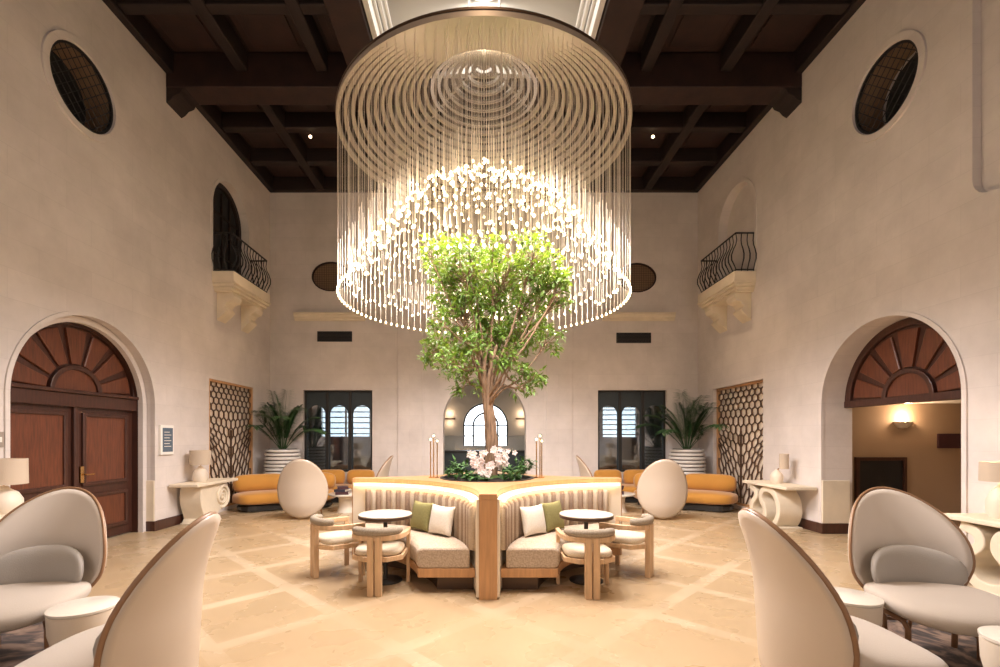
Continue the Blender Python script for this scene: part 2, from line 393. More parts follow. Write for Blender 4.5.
# plinth blocks on the jambs and dark baseboards
def bb(name, lo, hi): struct(name, MB().box(lo, hi), M['door'], bevel=.006)
bb('baseboard_left', (-HW, 7.96, 0), (-HW+.03, 9.45, .17)); bb('baseboard_left.001', (-HW, YF, 0), (-HW+.03, 5.40, .17)); bb('baseboard_left.002', (-HW-.29, 7.86, 0), (-HW+.03, 7.96, .17))
bb('baseboard_right', (HW-.03, 7.78, 0), (HW, 9.3, .17)); bb('baseboard_right.001', (HW-.03, YF, 0), (HW, 5.36, .17)); bb('baseboard_right.002', (HW-.03, 7.66, 0), (HW+.45, 7.78, .17))
bb('baseboard_back', (-HW, YB-.03, 0), (-1.1, YB, .15)); bb('baseboard_back.001', (1.13, YB-.03, 0), (HW, YB, .15))
struct('trim_14', MB().box((-HW-.28, 7.868, .17), (-HW+.012, 7.95, .86)), M['stone'], bevel=.006)
struct('trim_15', MB().box((HW-.012, 7.668, .17), (HW+.44, 7.77, .88)), M['stone'], bevel=.006)
# ------------------------------------------------------------------ arched fan panel helper
def fan(mb_list, fn, u0, u1, z0, top, d, parent):
    """half-round wooden fan: board, rim, hub and seven wedge panels"""
    c = (u0+u1)/2; R = (u1-u0)/2; Rz = top-z0
    P = lambda r, a: (c+R*r*cos(a), z0+Rz*r*sin(a))
    half = [P(1, pi*k/40) for k in range(41)]
    MB().poly(half, [], fn, d, d+.05).build('fan_board', M['door'], parent)
    o = [P(1, pi*k/40) for k in range(41)]; i = [P(.9, pi*k/40) for k in range(41)]
    m = MB(); m.loft([[fn(*o[k], d-.05), fn(*i[k], d-.05), fn(*i[k], d+.01), fn(*o[k], d+.01)] for k in range(41)])
    m.build('fan_rim', M['door'], parent, bevel=.008)
    n = 7
    for k in range(n):
        a0 = pi*(k+.13)/n; a1 = pi*(k+.87)/n
        pts = [P(.38, a0+(a1-a0)*t/6) for t in range(7)]+[P(.86, a1-(a1-a0)*t/6) for t in range(7)]
        MB().poly(pts, [], fn, d-.035, d).build('fan_panel', M['door_panel'], parent, bevel=.018)
    hub = [P(.33, pi*k/20) for k in range(21)]
    MB().poly(hub, [], fn, d-.03, d).build('fan_hub', M['door_panel'], parent, bevel=.015)
    o = [P(.36, pi*k/24) for k in range(25)]; i = [P(.30, pi*k/24) for k in range(25)]
    m = MB(); m.loft([[fn(*o[k], d-.06), fn(*i[k], d-.06), fn(*i[k], d), fn(*o[k], d)] for k in range(25)])
    m.build('fan_hub_rim', M['door'], parent, bevel=.008)
# left door
D = sroot('door_1')
d = .30
m = MB().box((-HW-.36, 5.5, 2.03), (-HW-.22, 7.89, 2.22)); m.box((-HW-.34, 5.5, 2.22), (-HW-.18, 7.89, 2.27)); m.build('transom', M['door'], D, bevel=.01)
fan(None, LW, 5.50, 7.88, 2.25, 3.30, d, D)
o = arch(5.47, 7.89, 0, 2.12, 40, 3.32); i = arch(5.57, 7.79, 0, 2.12, 40, 3.22); s_ = list(range(1, len(o)))+[0]
m = MB(); m.loft([[LW(*o[k], .2), LW(*i[k], .2), LW(*i[k], .34), LW(*o[k], .34)] for k in s_]); m.build('door_frame', M['door'], D, bevel=.01)
for (a, b) in ((5.57, 6.675), (6.685, 7.79)):
    leaf = MB().box((-HW-.36, a, .02), (-HW-d, b, 2.04)).build('door_leaf', M['door'], D, bevel=.004)
    w = .15
    for (z0, z1) in ((1.0-.1, 1.93), (.2, .72)):
        pm = MB(); y0, y1 = a+w, b-w
        pm.poly([(y0, z0), (y1, z0), (y1, z1), (y0, z1)], [], LW, d-.012, d+.02)
        pm.build('door_panel', M['door_panel'], leaf, bevel=.01)
        fr = MB().poly([(y0-.03, z0-.03), (y1+.03, z0-.03), (y1+.03, z1+.03), (y0-.03, z1+.03)], [[(y0+.03, z0+.03), (y1-.03, z0+.03), (y1-.03, z1-.03), (y0+.03, z1-.03)]], LW, d-.035, d+.01)
        fr.build('panel_moulding', M['door'], leaf, bevel=.01)
MB().box((-HW-d, 6.64, .02), (-HW-d+.05, 6.72, 2.04)).build('meeting_stile', M['door'], D, bevel=.012)
m = MB().box((-HW-d, 6.74, .93), (-HW-d+.055, 6.80, 1.17)); h = m.build('handle', M['brass'], D, bevel=.006)
MB().tube([(-HW-d+.05, 6.77, 1.05), (-HW-d+.11, 6.77, 1.05), (-HW-d+.115, 6.90, 1.05)], .011).build('lever', M['brass'], h, smooth=True)
# right opening : fan panel over a passage
D = sroot('door_2')
fan(None, RW, 5.44, 7.70, 2.17, 3.28, .42, D)
MB().box((HW+.36, 5.44, 2.08), (HW+.5, 7.70, 2.19)).build('transom', M['door'], D, bevel=.01)
# passage behind the right arch
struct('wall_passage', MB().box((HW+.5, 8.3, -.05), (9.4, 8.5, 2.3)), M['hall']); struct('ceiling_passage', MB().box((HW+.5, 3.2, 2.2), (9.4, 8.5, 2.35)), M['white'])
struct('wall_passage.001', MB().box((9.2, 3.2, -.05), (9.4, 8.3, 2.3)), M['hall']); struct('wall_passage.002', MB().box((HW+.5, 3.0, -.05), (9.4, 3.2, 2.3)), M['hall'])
t = thing('wall_cabinet', 'dark framed cabinet set low in the passage wall beyond the right arch', 'cabinet', (7.07, 8.3, 0))
MB().poly([(-.45, .0), (.45, .0), (.45, 1.24), (-.45, 1.24)], [[(-.39, .06), (.39, .06), (.39, 1.18), (-.39, 1.18)]], lambda u, w, q: (u, q, w), -.06, 0).build('frame', M['door'], t, bevel=.006)
MB().box((-.39, -.03, .06), (.39, 0, 1.18)).build('door', M['dark'], t)
t = thing('wall_sign', 'dark rectangular panel mounted high on the passage wall right of the sconce', 'sign', (8.35, 8.3, 1.53))
MB().box((-.25, -.03, -.13), (.3, 0, .13)).build('panel', M['plum'], t, bevel=.004)
t = thing('wall_sconce', 'half-bowl uplight glowing on the passage wall under the wooden fan', 'wall light', (7.48, 8.3, 1.78))
MB().lathe([(.02, -.03), (.08, -.02), (.14, .04), (.17, .09), (.16, .09), (.12, .05)], (0, 0, 0), 24, sc=(1, .75)).build('bowl', M['ceramic'], t, smooth=True)
MB().ball((0, -.05, .07), .035).build('bulb', M['sconce'], t)
lamp('sconce_lamp', 'POINT', (7.48, 8.18, 1.95), 14, WARM, .05)
lamp('passage_lamp', 'POINT', (7.0, 6.2, 2.0), 5, WARM, .1)
# ------------------------------------------------------------------ balconies
def balcony(side, label, y0, y1):
    t = thing('balcony', label, 'balcony', (side*HW, 0, 5.03)); q = .42
    X = lambda v: -side*v
    def bx(x0, x1, a, b, z0, z1): return (min(X(x0), X(x1)), a, z0), (max(X(x0), X(x1)), b, z1)
    m = MB().box(*bx(-.2, q+.03, y0-.03, y1+.03, -.20, 0)); m.build('slab', M['stone'], t, bevel=.012)
    m = MB()
    for k, (e, z0, z1) in enumerate(((.05, -.24, -.20), (.02, -.30, -.24), (-.03, -.36, -.30), (-.08, -.40, -.36))):
        m.box(*bx(-.02, q+e, y0-e*.6, y1+e*.6, z0, z1))
    m.build('moulding', M['stone'], t, bevel=.012)
    for yc in (y0+.30, y1-.30):
        prof = [(0, -.40), (q-.08, -.40), (q-.06, -.48), (q-.10, -.56), (q-.2, -.60), (q-.26, -.68), (q-.2, -.76), (q-.27, -.84), (.06, -.92), (0, -.98)]
        m = MB(); m.loft([[(X(p), y, z) for p, z in prof] for y in (yc-.17, yc+.17)]); m.build('corbel', M['stone'], t, bevel=.012)
    # railing
    m = MB(); zt = .80
    for z, r in ((zt, .018), (.04, .014)):
        m.tube([(X(.0), y0+.02, z), (X(q-.03), y0+.02, z)], r, 6); m.tube([(X(q-.03), y0+.02, z), (X(q-.03), y1-.02, z)], r, 6); m.tube([(X(q-.03), y1-.02, z), (X(0), y1-.02, z)], r, 6)
    m.build('railing', M['iron'], t, smooth=True)
    def bal(x, y, ox, oy):
        pr = [(0, .0), (.0, .06), (.035, .14), (.085, .24), (.09, .34), (.05, .46), (.0, .56), (-.02, .66), (.0, .80)]
        MB().tube([(X(x)+ox*a, y+oy*a, z+.0) for a, z in pr], [.010, .010, .012, .014, .014, .012, .010, .010, .010], 6).build('baluster', M['iron'], t, smooth=True)
    n = 13
    for k in range(n): bal(q-.03, y0+.02+(y1-y0-.04)*k/(n-1), -side*1, 0)
    for k in range(3):
        bal(.02+k*.125, y0+.02, 0, -1); bal(.02+k*.125, y1-.02, 0, 1)
    return t
balcony(-1, 'stone balcony with black bellied iron railing below the dark arched left opening', 9.6, 11.17)
balcony(1, 'stone balcony with black bellied iron railing below the blank right arched niche', 9.6, 11.17)
# dark glazed door behind left balcony
D = sroot('door_3')
MB().poly(arch(9.6, 11.03, 5.05, 6.45), [], LW, .24, .27).build('glazing', M['dark'], D)
m = MB(); oo = arch(9.58, 11.05, 5.03, 6.45, 32); ii = arch(9.68, 10.95, 5.03, 6.45, 32); s_ = list(range(1, len(oo)))+[0]
m.loft([[LW(*oo[k], .17), LW(*ii[k], .17), LW(*ii[k], .24), LW(*oo[k], .24)] for k in s_]); m.build('door_frame', M['wood_dark'], D)
m = MB()
for y in (10.0, 10.315, 10.63): m.box((-HW-.24, y-.02, 5.05), (-HW-.2, y+.02, 7.0))
for z in (5.6, 6.1, 6.5): m.box((-HW-.238, 9.62, z-.015), (-HW-.2, 11.0, z+.015))
m.build('glazing_bars', M['wood_dark'], D)
# ------------------------------------------------------------------ round windows with leaded grille
def grille_pts(cu, cw, ru, rw, step, diag=True):
    segs = []
    def clip(nx, ny, off):
        # line nx*u+ny*w=off in unit disc scaled
        N = sqrt((nx*ru)**2+(ny*rw)**2); k = off/N
        if abs(k) >= 1: return
        a0 = atan2(ny*rw, nx*ru); h = math.acos(k)
        p = [(cu+ru*cos(a0+s*h), cw+rw*sin(a0+s*h)) for s in (-1, 1)]; segs.append(p)
    n = int(2*ru/step)+2
    for k in range(-n, n+1):
        if diag: clip(.7071, .7071, k*step); clip(.7071, -.7071, k*step)
        else: clip(1, 0, k*step); clip(0, 1, k*step)
    return segs
for name, fn, dd in (('window_3', LW, .45), ('window_4', RW, .5)):
    D = sroot(name)
    m = MB()
    for a, b in grille_pts(6.5, 6.47, .52, .52, .11): m.tube([fn(*a, .02), fn(*b, .02)], .006, 5)
    m.build('grille', M['iron'], D)
    MB().poly(circ(6.5, 6.47, .535), [circ(6.5, 6.47, .50)], fn, .005, .04).build('window_frame', M['iron'], D)
    m = MB(); cc = circ(6.5, 6.47, .527); m.loft([[fn(*p, .04) for p in cc], [fn(*p, .43) for p in cc]], caps=False); m.build('reveal', M['jamb'], D, smooth=True)
    MB().poly(circ(6.5, 6.47, .6), [], fn, dd-.03, dd+.03).build('pane', M['dark'], D)  # near-black disc painted in for the darkness of the room behind
for name, cx, cz in (('window_5', -4.02, 5.81), ('window_6', 4.02, 5.78)):
    D = sroot(name)
    m = MB()
    for a, b in grille_pts(cx, cz, .5, .385, .06, False): m.tube([BW(*a, .03), BW(*b, .03)], .004, 4)
    m.build('grille', M['wood_beam'], D)
    MB().poly(circ(cx, cz, .5, rw=.385), [], BW, .07, .1).build('pane', M['jamb'], D)
    MB().poly(circ(cx, cz, .505, rw=.39), [circ(cx, cz, .475, rw=.36)], BW, 0, .06).build('window_frame', M['wood_beam'], D)
# vents
for cx, cz, s_ in ((-3.915, 4.235, 'left'), (3.925, 4.2, 'right')):
    t = thing('vent_grille', 'black slotted air vent under the %s stone ledge on the back wall' % s_, 'vent', (cx, YB, cz))
    MB().box((-.455, -.012, -.135), (.455, 0.0, .135)).build('backing', M['dark'], t)
    m = MB(); [m.box((-.44, -.03, -.12+k*.035), (.44, -.012, -.11+k*.035)) for k in range(7)]; m.build('slats', M['black'], t)
# ------------------------------------------------------------------ back windows (three arched lights each)
for name, a, b in (('window_1', -4.75, -2.93), ('window_2', 2.99, 4.8)):
    D = sroot(name); w = (b-a)/3; z0, z1 = .68, 2.83
    fr = MB().poly([(a, z0), (b, z0), (b, z1), (a, z1)], [[(a+.05, z0+.05), (b-.05, z0+.05), (b-.05, z1-.05), (a+.05, z1-.05)]], BW, .1, .2)
    fr.build('window_frame', M['black'], D, bevel=.006)
    for k in (1, 2): MB().box((a+w*k-.035, YB+.09, z0), (a+w*k+.035, YB+.19, z1)).build('mullion', M['black'], D, bevel=.006)
    for k in range(3):
        u0, u1 = a+w*k+.035, a+w*(k+1)-.035; r = (u1-u0)/2-.03
        sp = MB().poly([(u0, z0), (u1, z0), (u1, z1), (u0, z1)], [arch(u0+.03, u1-.03, z0+.06, 2.20)], BW, .13, .16); sp.build('arched_sash', M['teal'], D)
        MB().poly(arch(u0+.02, u1-.02, z0+.05, 2.20), [], BW, .145, .15).build('pane', M['glass'], D)
    MB().box((a-.03, YB-.02, z0-.04), (b+.03, YB+.1, z0)).build('window_sill', M['stone'], D, bevel=.006)
# rooms beyond the back wall
struct('wall_bar_left', MB().box((-6.6, YB+.4, 0), (-6.4, 17, 3.9)), M['teal']); struct('wall_bar_right', MB().box((6.4, YB+.4, 0), (6.6, 17, 3.9)), M['teal'])
struct('ceiling_bar', MB().box((-6.6, YB+.4, 3.7), (6.6, 17, 3.9)), M['teal'])
wbL = [(-5.6, 1.62), (-3.95, 1.62), (-3.95, 2.75), (-5.6, 2.75)]; wbR = [(4.1, 1.60), (5.25, 1.60), (5.25, 2.62), (4.1, 2.62)]
struct('wall_bar_back', MB().poly([(-6.4, 0), (6.4, 0), (6.4, 3.7), (-6.4, 3.7)], [arch(-.72, .83, 1.3, 2.0), wbL, wbR], lambda u, w, q: (u, 16.0+q, w), 0, .2), M['white'])
struct('wall_bar_side', MB().box((-1.75, YB+.4, 0), (-1.6, 16, 3.7)), M['white']); struct('wall_bar_side.001', MB().box((1.6, YB+.4, 0), (1.75, 16, 3.7)), M['white'])
struct('window_7', MB().poly(arch(-.80, .9, 1.25, 2.0), [], lambda u, w, q: (u, 16.16+q, w), 0, .03), M['day'])
D = sroot('window_8')
m = MB()
for (a, b, g) in ((-.72, .83, .05), (-.40, .51, .06)):
    oo = arch(a, b, 1.3, 2.0, 30); ii = arch(a+g, b-g, 1.3, 2.0, 30); s_ = list(range(1, len(oo)))+[0]
    m.loft([[(oo[k][0], 16.05, oo[k][1]), (ii[k][0], 16.05, ii[k][1]), (ii[k][0], 16.12, ii[k][1]), (oo[k][0], 16.12, oo[k][1])] for k in s_])
m.box((-.7, 16.05, 1.62), (.8, 16.1, 1.66)); m.box((.035, 16.05, 1.3), (.075, 16.1, 2.4)); m.box((-.7, 16.05, 1.98), (.8, 16.1, 2.02))
m.build('glazing_bars', M['teal'], D)
for nm, q in (('window_9', wbL), ('window_10', wbR)):  # glowing panes added behind the glass, standing in for reflected windows
    struct(nm, MB().poly([(q[0][0]-.05, q[0][1]-.05), (q[1][0]+.05, q[1][1]-.05), (q[2][0]+.05, q[2][1]+.05), (q[3][0]-.05, q[3][1]+.05)], [], lambda u, w, e: (u, 16.16+e, w), 0, .03), M['day'])
    m = MB()
    for k in range(6):
        z = q[0][1]+(q[2][1]-q[0][1])*(k+.5)/6; m.box((q[0][0], 16.04, z-.02), (q[1][0], 16.07, z+.02))
    m.box(((q[0][0]+q[1][0])/2-.03, 16.03, q[0][1]), ((q[0][0]+q[1][0])/2+.03, 16.09, q[2][1]))
    struct(nm+'_bars' if False else 'trim_%d' % (16 if nm == 'window_9' else 17), m, M['white'])
for x, s_ in ((-1.18, 'left'), (1.28, 'right')):
    t = thing('arch_sconce', 'slim wedge wall light %s of the bright arched window in the bar' % s_, 'wall light', (x, 16.0, 2.25))
    m = MB(); m.loft([[(-.2, 0, .0), (.2, 0, .0), (.2, -.16, .0), (-.2, -.16, .0)], [(-.17, 0, -.05), (.17, 0, -.05), (.17, -.06, -.05), (-.17, -.06, -.05)]]); m.build('shade', M['bronze'], t, bevel=.004)
    lamp('arch_sconce_up', 'POINT', (x, 15.85, 2.4), 2.5, WARM, .04); lamp('arch_sconce_down', 'POINT', (x, 15.85, 2.08), 1.8, WARM, .04)
t = thing('bar_counter', 'dark teal bar counter with glass screen beyond the central arch', 'counter', (0.05, 14.6, 0))
MB().box((-1.5, -.3, 0), (1.5, .3, 1.12)).build('body', M['teal'], t, bevel=.01); MB().box((-1.52, -.36, 1.12), (1.52, .34, 1.18)).build('top', M['black'], t, bevel=.008)
MB().box((-1.5, .2, 1.18), (1.5, .215, 1.62)).build('glass_screen', M['clear'], t)
m = MB(); m.tube([(-1.5, .207, 1.63), (1.5, .207, 1.63)], .014); m.build('rail', M['chrome'], t)
# ------------------------------------------------------------------ ceiling
struct('ceiling', MB().poly([(-HW-.4, YF), (HW+.4, YF), (HW+.4, YB+.4), (-HW-.4, YB+.4)], [[(-1.68, 4.9), (1.68, 4.9), (1.68, 8.05), (-1.68, 8.05)]], lambda u, w, q: (u, w, 8.38+q), 0, .12), M['wood_dark'])
nb = [17]
def beam(lo, hi, m='wood_dark', bev=.02): nb[0] += 1; struct('trim_%d' % nb[0], MB().box(lo, hi), M[m], bevel=bev)
beam((-HW+.002, 8.17, 7.76), (HW-.002, 8.62, 8.38), 'wood_beam'); beam((-HW+.002, 4.2, 7.76), (HW-.002, 4.65, 8.38), 'wood_beam')
beam((-HW+.002, -.4, 7.76), (HW-.002, .05, 8.38), 'wood_beam')
for s in (-1, 1):
    beam((min(s*1.78, s*2.3), 4.66, 7.82), (max(s*1.78, s*2.3), 8.16, 8.38), 'wood_beam'); beam((min(s*1.8, s*2.2), 8.63, 7.95), (max(s*1.8, s*2.2), YB-.12, 8.38))
    for x in (2.85, 4.25):
        for (a, b) in ((.06, 4.19), (4.66, 8.16), (8.63, YB-.12)): beam((s*x-.1, a, 8.02), (s*x+.1, b, 8.38))
    beam((s*(HW-.07)-.07, YF, 8.0), (s*(HW-.07)+.07, YB, 8.38))
    for y in (5.75, 7.0, 9.75, 10.95, 1.6, 3.0):
        beam((min(s*1.79, s*(HW-.14)), y-.09, 8.04), (max(s*1.79, s*(HW-.14)), y+.09, 8.38))
    for y in (8.395, 4.425):   # corbels under the main beam ends
        prof = [(0, 8.0), (.34, 8.0), (.34, 7.76), (.28, 7.74), (.24, 7.66), (.14, 7.62), (.08, 7.55), (0, 7.5)]
        nb[0] += 1; m = MB(); m.loft([[(s*(HW-p), y+e, z) for p, z in prof] for e in (-.21, .21)]); struct('trim_%d' % nb[0], m, M['wood_dark'], bevel=.01)
beam((-HW, YB-.13, 8.0), (HW, YB-.0, 8.38))
for y in (9.75, 10.95): beam((-1.78, y-.09, 8.04), (1.78, y+.09, 8.38))
# recessed coffer fields
nb[0] += 1; m = MB()
xs = [1.79, 2.75, 2.95, 4.15, 4.35, HW-.14]; ys = [4.66, 5.66, 5.84, 6.91, 7.09, 8.16, 8.63, 9.66, 9.84, 10.86, 11.04, YB-.13]
for s in (-1, 1):
    for i in (0, 2, 4):
        for j in range(0, 12, 2):
            x0, x1 = sorted((s*(xs[i]+.09), s*(xs[i+1]-.09))); m.box((x0, ys[j]+.09, 8.30), (x1, ys[j+1]-.09, 8.38))
            m.box((x0+.12, ys[j]+.2, 8.27), (x1-.12, ys[j+1]-.2, 8.30))
struct('trim_%d' % nb[0], m, M['wood_beam'], bevel=.01)
# roof lantern well
m = MB()
for (lo, hi) in (((-1.76, 4.75, 7.9), (-1.68, 8.1, 9.3)), ((1.68, 4.75, 7.9), (1.76, 8.1, 9.3)), ((-1.76, 8.05, 7.9), (1.76, 8.15, 9.3)), ((-1.76, 4.75, 7.9), (1.76, 4.9, 9.3))): m.box(lo, hi)
struct('ceiling_well', m, M['white']); struct('ceiling_lantern', MB().box((-1.76, 4.75, 9.2), (1.76, 8.15, 9.3)), M['white'])
m = MB()
for e, z in ((0, 8.15), (.05, 8.3), (.1, 8.45)):
    for s in (-1, 1): m.tube([(s*(1.66-e), 4.92, z), (s*(1.66-e), 8.03, z)], .035, 8)
    m.tube([(-1.66+e, 8.03-e, z), (1.66-e, 8.03-e, z)], .035, 8)
nb[0] += 1; struct('trim_%d' % nb[0], m, M['white'], smooth=True)
t = thing('ceiling_lamp', 'bright round ceiling lamp above the chandelier', 'ceiling light', (0, 7.55, 9.2))
MB().lathe([(.5, -.05), (.52, -.03), (.52, 0), (.0, 0)], n=40).build('rim', M['chrome'], t, smooth=True); MB().lathe([(.0, -.06), (.47, -.06), (.47, -.04)], n=40).build('diffuser', M['lampglow'], t)
for x, s_ in ((-3.66, 'left'), (3.56, 'right')):
    t = thing('ceiling_bulb', 'tiny hanging bulb in the dark coffered ceiling on the %s side' % s_, 'ceiling light', (x, 9.78, 8.38))
    MB().tube([(0, 0, 0), (0, 0, -.42)], .008, 6).build('cord', M['black'], t); MB().ball((0, 0, -.45), .03).build('bulb', M['sconce'], t)

# ================================================================== CHANDELIER
CX, CY, CR = 0.0, 6.38, 1.92
Z0, ZA, ZL = 5.66, 6.76, 3.44
ch = thing('chandelier', 'huge round chandelier of nested hoops with hanging glowing strands', 'chandelier', (CX, CY, 0))
ztop = lambda r: Z0+(ZA-Z0)*(1-r/CR)
zbot = lambda r: ZL+1.72*(1-(r/CR)**2)
NH = 20
for k in range(NH):
    r = CR*(1-k/(NH+.6)); z = ztop(r); hh = .026 if k else .03
    m = MB(); n = 96 if r > .5 else 48
    m.loft([[((r+dx)*cos(2*pi*j/n), (r+dx)*sin(2*pi*j/n), z+dz) for dx, dz in ((-.022, -hh), (.022, -hh), (.022, hh), (-.022, hh))] for j in range(n)], loop=True)
    m.build('hoop', M['champagne'] if k < 13 else M['silver'], ch, smooth=True)
m = MB()
n = 96; m.loft([[((CR+dx)*cos(2*pi*j/n), (CR+dx)*sin(2*pi*j/n), Z0+dz) for dx, dz in ((-.022, .031), (.03, .031), (.03, .055), (-.022, .055))] for j in range(n)], loop=True)
m.build('top_band', M['bronze'], ch, smooth=True)
for k in range(6):
    a = pi/6+pi*k/3
    MB().tube([(r*cos(a), r*sin(a), ztop(r)+.045) for r in (.08, CR*.5, CR)], .014, 6).build('spoke', M['champagne'], ch, smooth=True)
for k in range(4):
    a = pi/4+pi*k/2
    MB().tube([(.3*cos(a), .3*sin(a), ztop(.3)), (.3*cos(a), .3*sin(a), 9.2)], .006, 5).build('suspension_cable', M['chrome'], ch)
MB().lathe([(.0, 6.72), (.10, 6.72), (.14, 6.78), (.14, 6.95), (.0, 6.95)], n=32).build('hub', M['silver'], ch, smooth=True)
random.seed(4)
pts = []
NR = 15
for k in range(NR):
    r = CR*(1-k/(NR+.4)); n = max(8, int(round(104*r/CR)))
    for j in range(n):
        a = 2*pi*(j+.5*(k % 2))/n
        jz = 0 if k == 0 else random.uniform(-.09, .09)
        pts.append((r*cos(a), r*sin(a), ztop(r)-.03, zbot(r)+jz))
pts.sort(key=lambda p: sqrt(p[0]**2+(p[1]+CY)**2+(p[3]-1.6)**2))
sm = MB().tube([(0, 0, -1), (0, 0, 0)], .0019, 5); smo = sm.build('strand', M['frost'], ch); strand_me = smo.data
bm_ = MB().ball((0, 0, 0), (.0155, .0155, .021), 8, 6); bm_.tube([(0, 0, 0), (0, 0, .5)], .0034, 5, mi=1); bmo = bm_.build('bulb', [M['bulb'], M['rod']], ch, smooth='all'); bulb_me = bmo.data
bpy.data.objects.remove(smo); bpy.data.objects.remove(bmo)
for (x, y, a, b) in pts[:100]:
    o = bpy.data.objects.new('strand', strand_me); COL.objects.link(o); o.parent = ch; o.location = (x, y, a); o.scale = (1, 1, a-b)
    o = bpy.data.objects.new('bulb', bulb_me); COL.objects.link(o); o.parent = ch; o.location = (x, y, b)
ms, mb = MB(), MB()
for (x, y, a, b) in pts[100:]:
    ms.tube([(x, y, b), (x, y, a)], .0019, 4); mb.ball((x, y, b), (.0155, .0155, .021), 8, 6); mb.tube([(x, y, b), (x, y, b+.5)], .0034, 4, mi=1)
tag(ms.build('strands', M['frost'], ch, normals=False), kind='stuff'); tag(mb.build('bulbs', [M['bulb'], M['rod']], ch, smooth='all', normals=False), kind='stuff')
for (x, y, z) in ((-.9, -.6, 4.75), (.9, -.6, 4.75), (0, .9, 4.75), (-.5, .5, 4.85), (.6, .3, 4.85)):  # unseen point lights added inside the dome to brighten the hoops
    lamp('hoop_fill', 'POINT', (CX+x, CY+y, z), 7, (1, .78, .58), .05)
# the light those bulbs give
for k, (x, y, a, b) in enumerate(random.sample(pts, 36)):
    lamp('chandelier_light', 'SPOT', (CX+x, CY+y, b-.06), 60, PINK, .05, spot_size=radians(158), spot_blend=.4)

# ================================================================== CENTRAL ISLAND
IX, IY, A, RR = .04, 6.38, 1.83, 1.74
isl = thing('banquette_island', 'star shaped oak banquette island with four curved booths and central planter', 'banquette', (IX, IY, 0))
out = []
for k in range(4):
    rot = pi/2*k
    ox, oy = A, -A      # quadrant on the right of the front tip
    arc = [(ox+RR*cos(pi-pi/2*t/24), oy+RR*sin(pi-pi/2*t/24)) for t in range(25)]
    for p in arc: out.append((p[0]*cos(rot)-p[1]*sin(rot), p[0]*sin(rot)+p[1]*cos(rot)))
MB().poly(out, [circ(0, 0, .62, 40)], lambda u, w, q: (u, w, q), .985, 1.04).build('top', M['oak_frame'], isl, bevel=.006)
MB().lathe([(.60, .1), (.60, 1.05), (.645, 1.05), (.645, 1.03), (.62, 1.03), (.62, .1)], n=40, caps=False).build('planter_rim', M['black'], isl, smooth=True)
MB().lathe([(0, .9), (.61, .9), (.61, 1.0), (.3, 1.04), (0, 1.05)], n=40).build('soil', M['soil'], isl, smooth=True)
for k in range(4):
    T = Matrix.Rotation(pi/2*k, 4, 'Z')
    m = MB(); m.T = T; m.box((-.09, -A-.0, 0), (.09, -A+.16, .985)); m.build('post', M['oak_frame'], isl, bevel=.006)
    O = (-A, -A)
    def sweep(prof, cut, n, mi=0, mb=None, rmod=None):
        mb = mb or MB(); mb.T = T; rings = []
        for s in range(n+1):
            ring = []
            for (r, z) in prof:
                p0 = asin(cut/r); ph = p0+(pi/2-2*p0)*s/n; rr = rmod(r, s) if rmod else r
                ring.append((O[0]+rr*cos(ph), O[1]+rr*sin(ph), z))
            rings.append(ring)
        mb.loft(rings, mi=mi); return mb
    sweep([(1.715, .02), (RR, .02), (RR, .984), (1.715, .984)], .02, 32).build('back_panel', M['cream'], isl, smooth=True)
    sweep([(1.655, .955), (1.69, .955), (1.69, .975), (1.655, .975)], .06, 32).build('light_strip', M['led'], isl)
    # channelled backrest
    nch = 30; per = 6
    prof = [(1.645, .44), (1.715, .44), (1.715, .88), (1.69, .90), (1.66, .885), (1.645, .86)]
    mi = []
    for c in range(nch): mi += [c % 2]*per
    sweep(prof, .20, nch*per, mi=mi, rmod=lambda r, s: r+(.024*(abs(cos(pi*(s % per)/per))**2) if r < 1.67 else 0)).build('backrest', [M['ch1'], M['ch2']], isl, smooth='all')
    sweep([(1.17, .25), (1.66, .25), (1.66, .44), (1.62, .46), (1.18, .46), (1.135, .445), (1.12, .41), (1.12, .29), (1.14, .26)], .21, 40).build('seat', M['tan'], isl, smooth=True, bevel=.02)
    sweep([(1.13, .16), (1.71, .16), (1.71, .25), (1.13, .25)], .20, 32).build('seat_base', M['oak_frame'], isl, bevel=.004)
    sweep([(1.34, 0), (1.71, 0), (1.71, .16), (1.34, .16)], .32, 32).build('plinth', M['bronze'], isl)

# ---- cushions
def cushion(label, loc, w, h, th, rot, m, name='throw_pillow', group=None):
    mb = MB(); n = 14
    def g(u, v, s):
        e = (1-abs(u)**2.6)*(1-abs(v)**2.6); pin = 1-.10*(1-abs(v)**2)*abs(u)**2 ; pin2 = 1-.10*(1-abs(u)**2)*abs(v)**2
        return (u*w/2*pin, s*th/2*e**.45, v*h/2*pin2+h/2)
    idx = {}
    for s in (1, -1):
        for i in range(n+1):
            for j in range(n+1):
                if s == -1 and (i in (0, n) or j in (0, n)): idx[(s, i, j)] = idx[(1, i, j)]; continue
                idx[(s, i, j)] = mb.pt(g(-1+2*i/n, -1+2*j/n, s))
    for s in (1, -1):
        for i in range(n):
            for j in range(n):
                q = [idx[(s, i, j)], idx[(s, i+1, j)], idx[(s, i+1, j+1)], idx[(s, i, j+1)]]
                mb.face(q if s == -1 else q[::-1])
    o = mb.build(name, m, smooth='all'); o.location = loc; o.rotation_euler = rot; return tag(o, label, 'cushion')
cushion('white square throw pillow on the left booth seat in front of the olive one', (-.52, 5.37, .462), .38, .35, .13, (-.22, 0, -.70), M['pillow_w'])
cushion('olive green throw pillow on the left booth seat half behind a white pillow', (-.79, 5.63, .462), .38, .36, .12, (-.22, .0, -.78), M['pillow_g'])
cushion('white square throw pillow on the right booth seat in front of the olive one', (.60, 5.37, .462), .38, .35, .13, (-.22, 0, .70), M['pillow_w'])
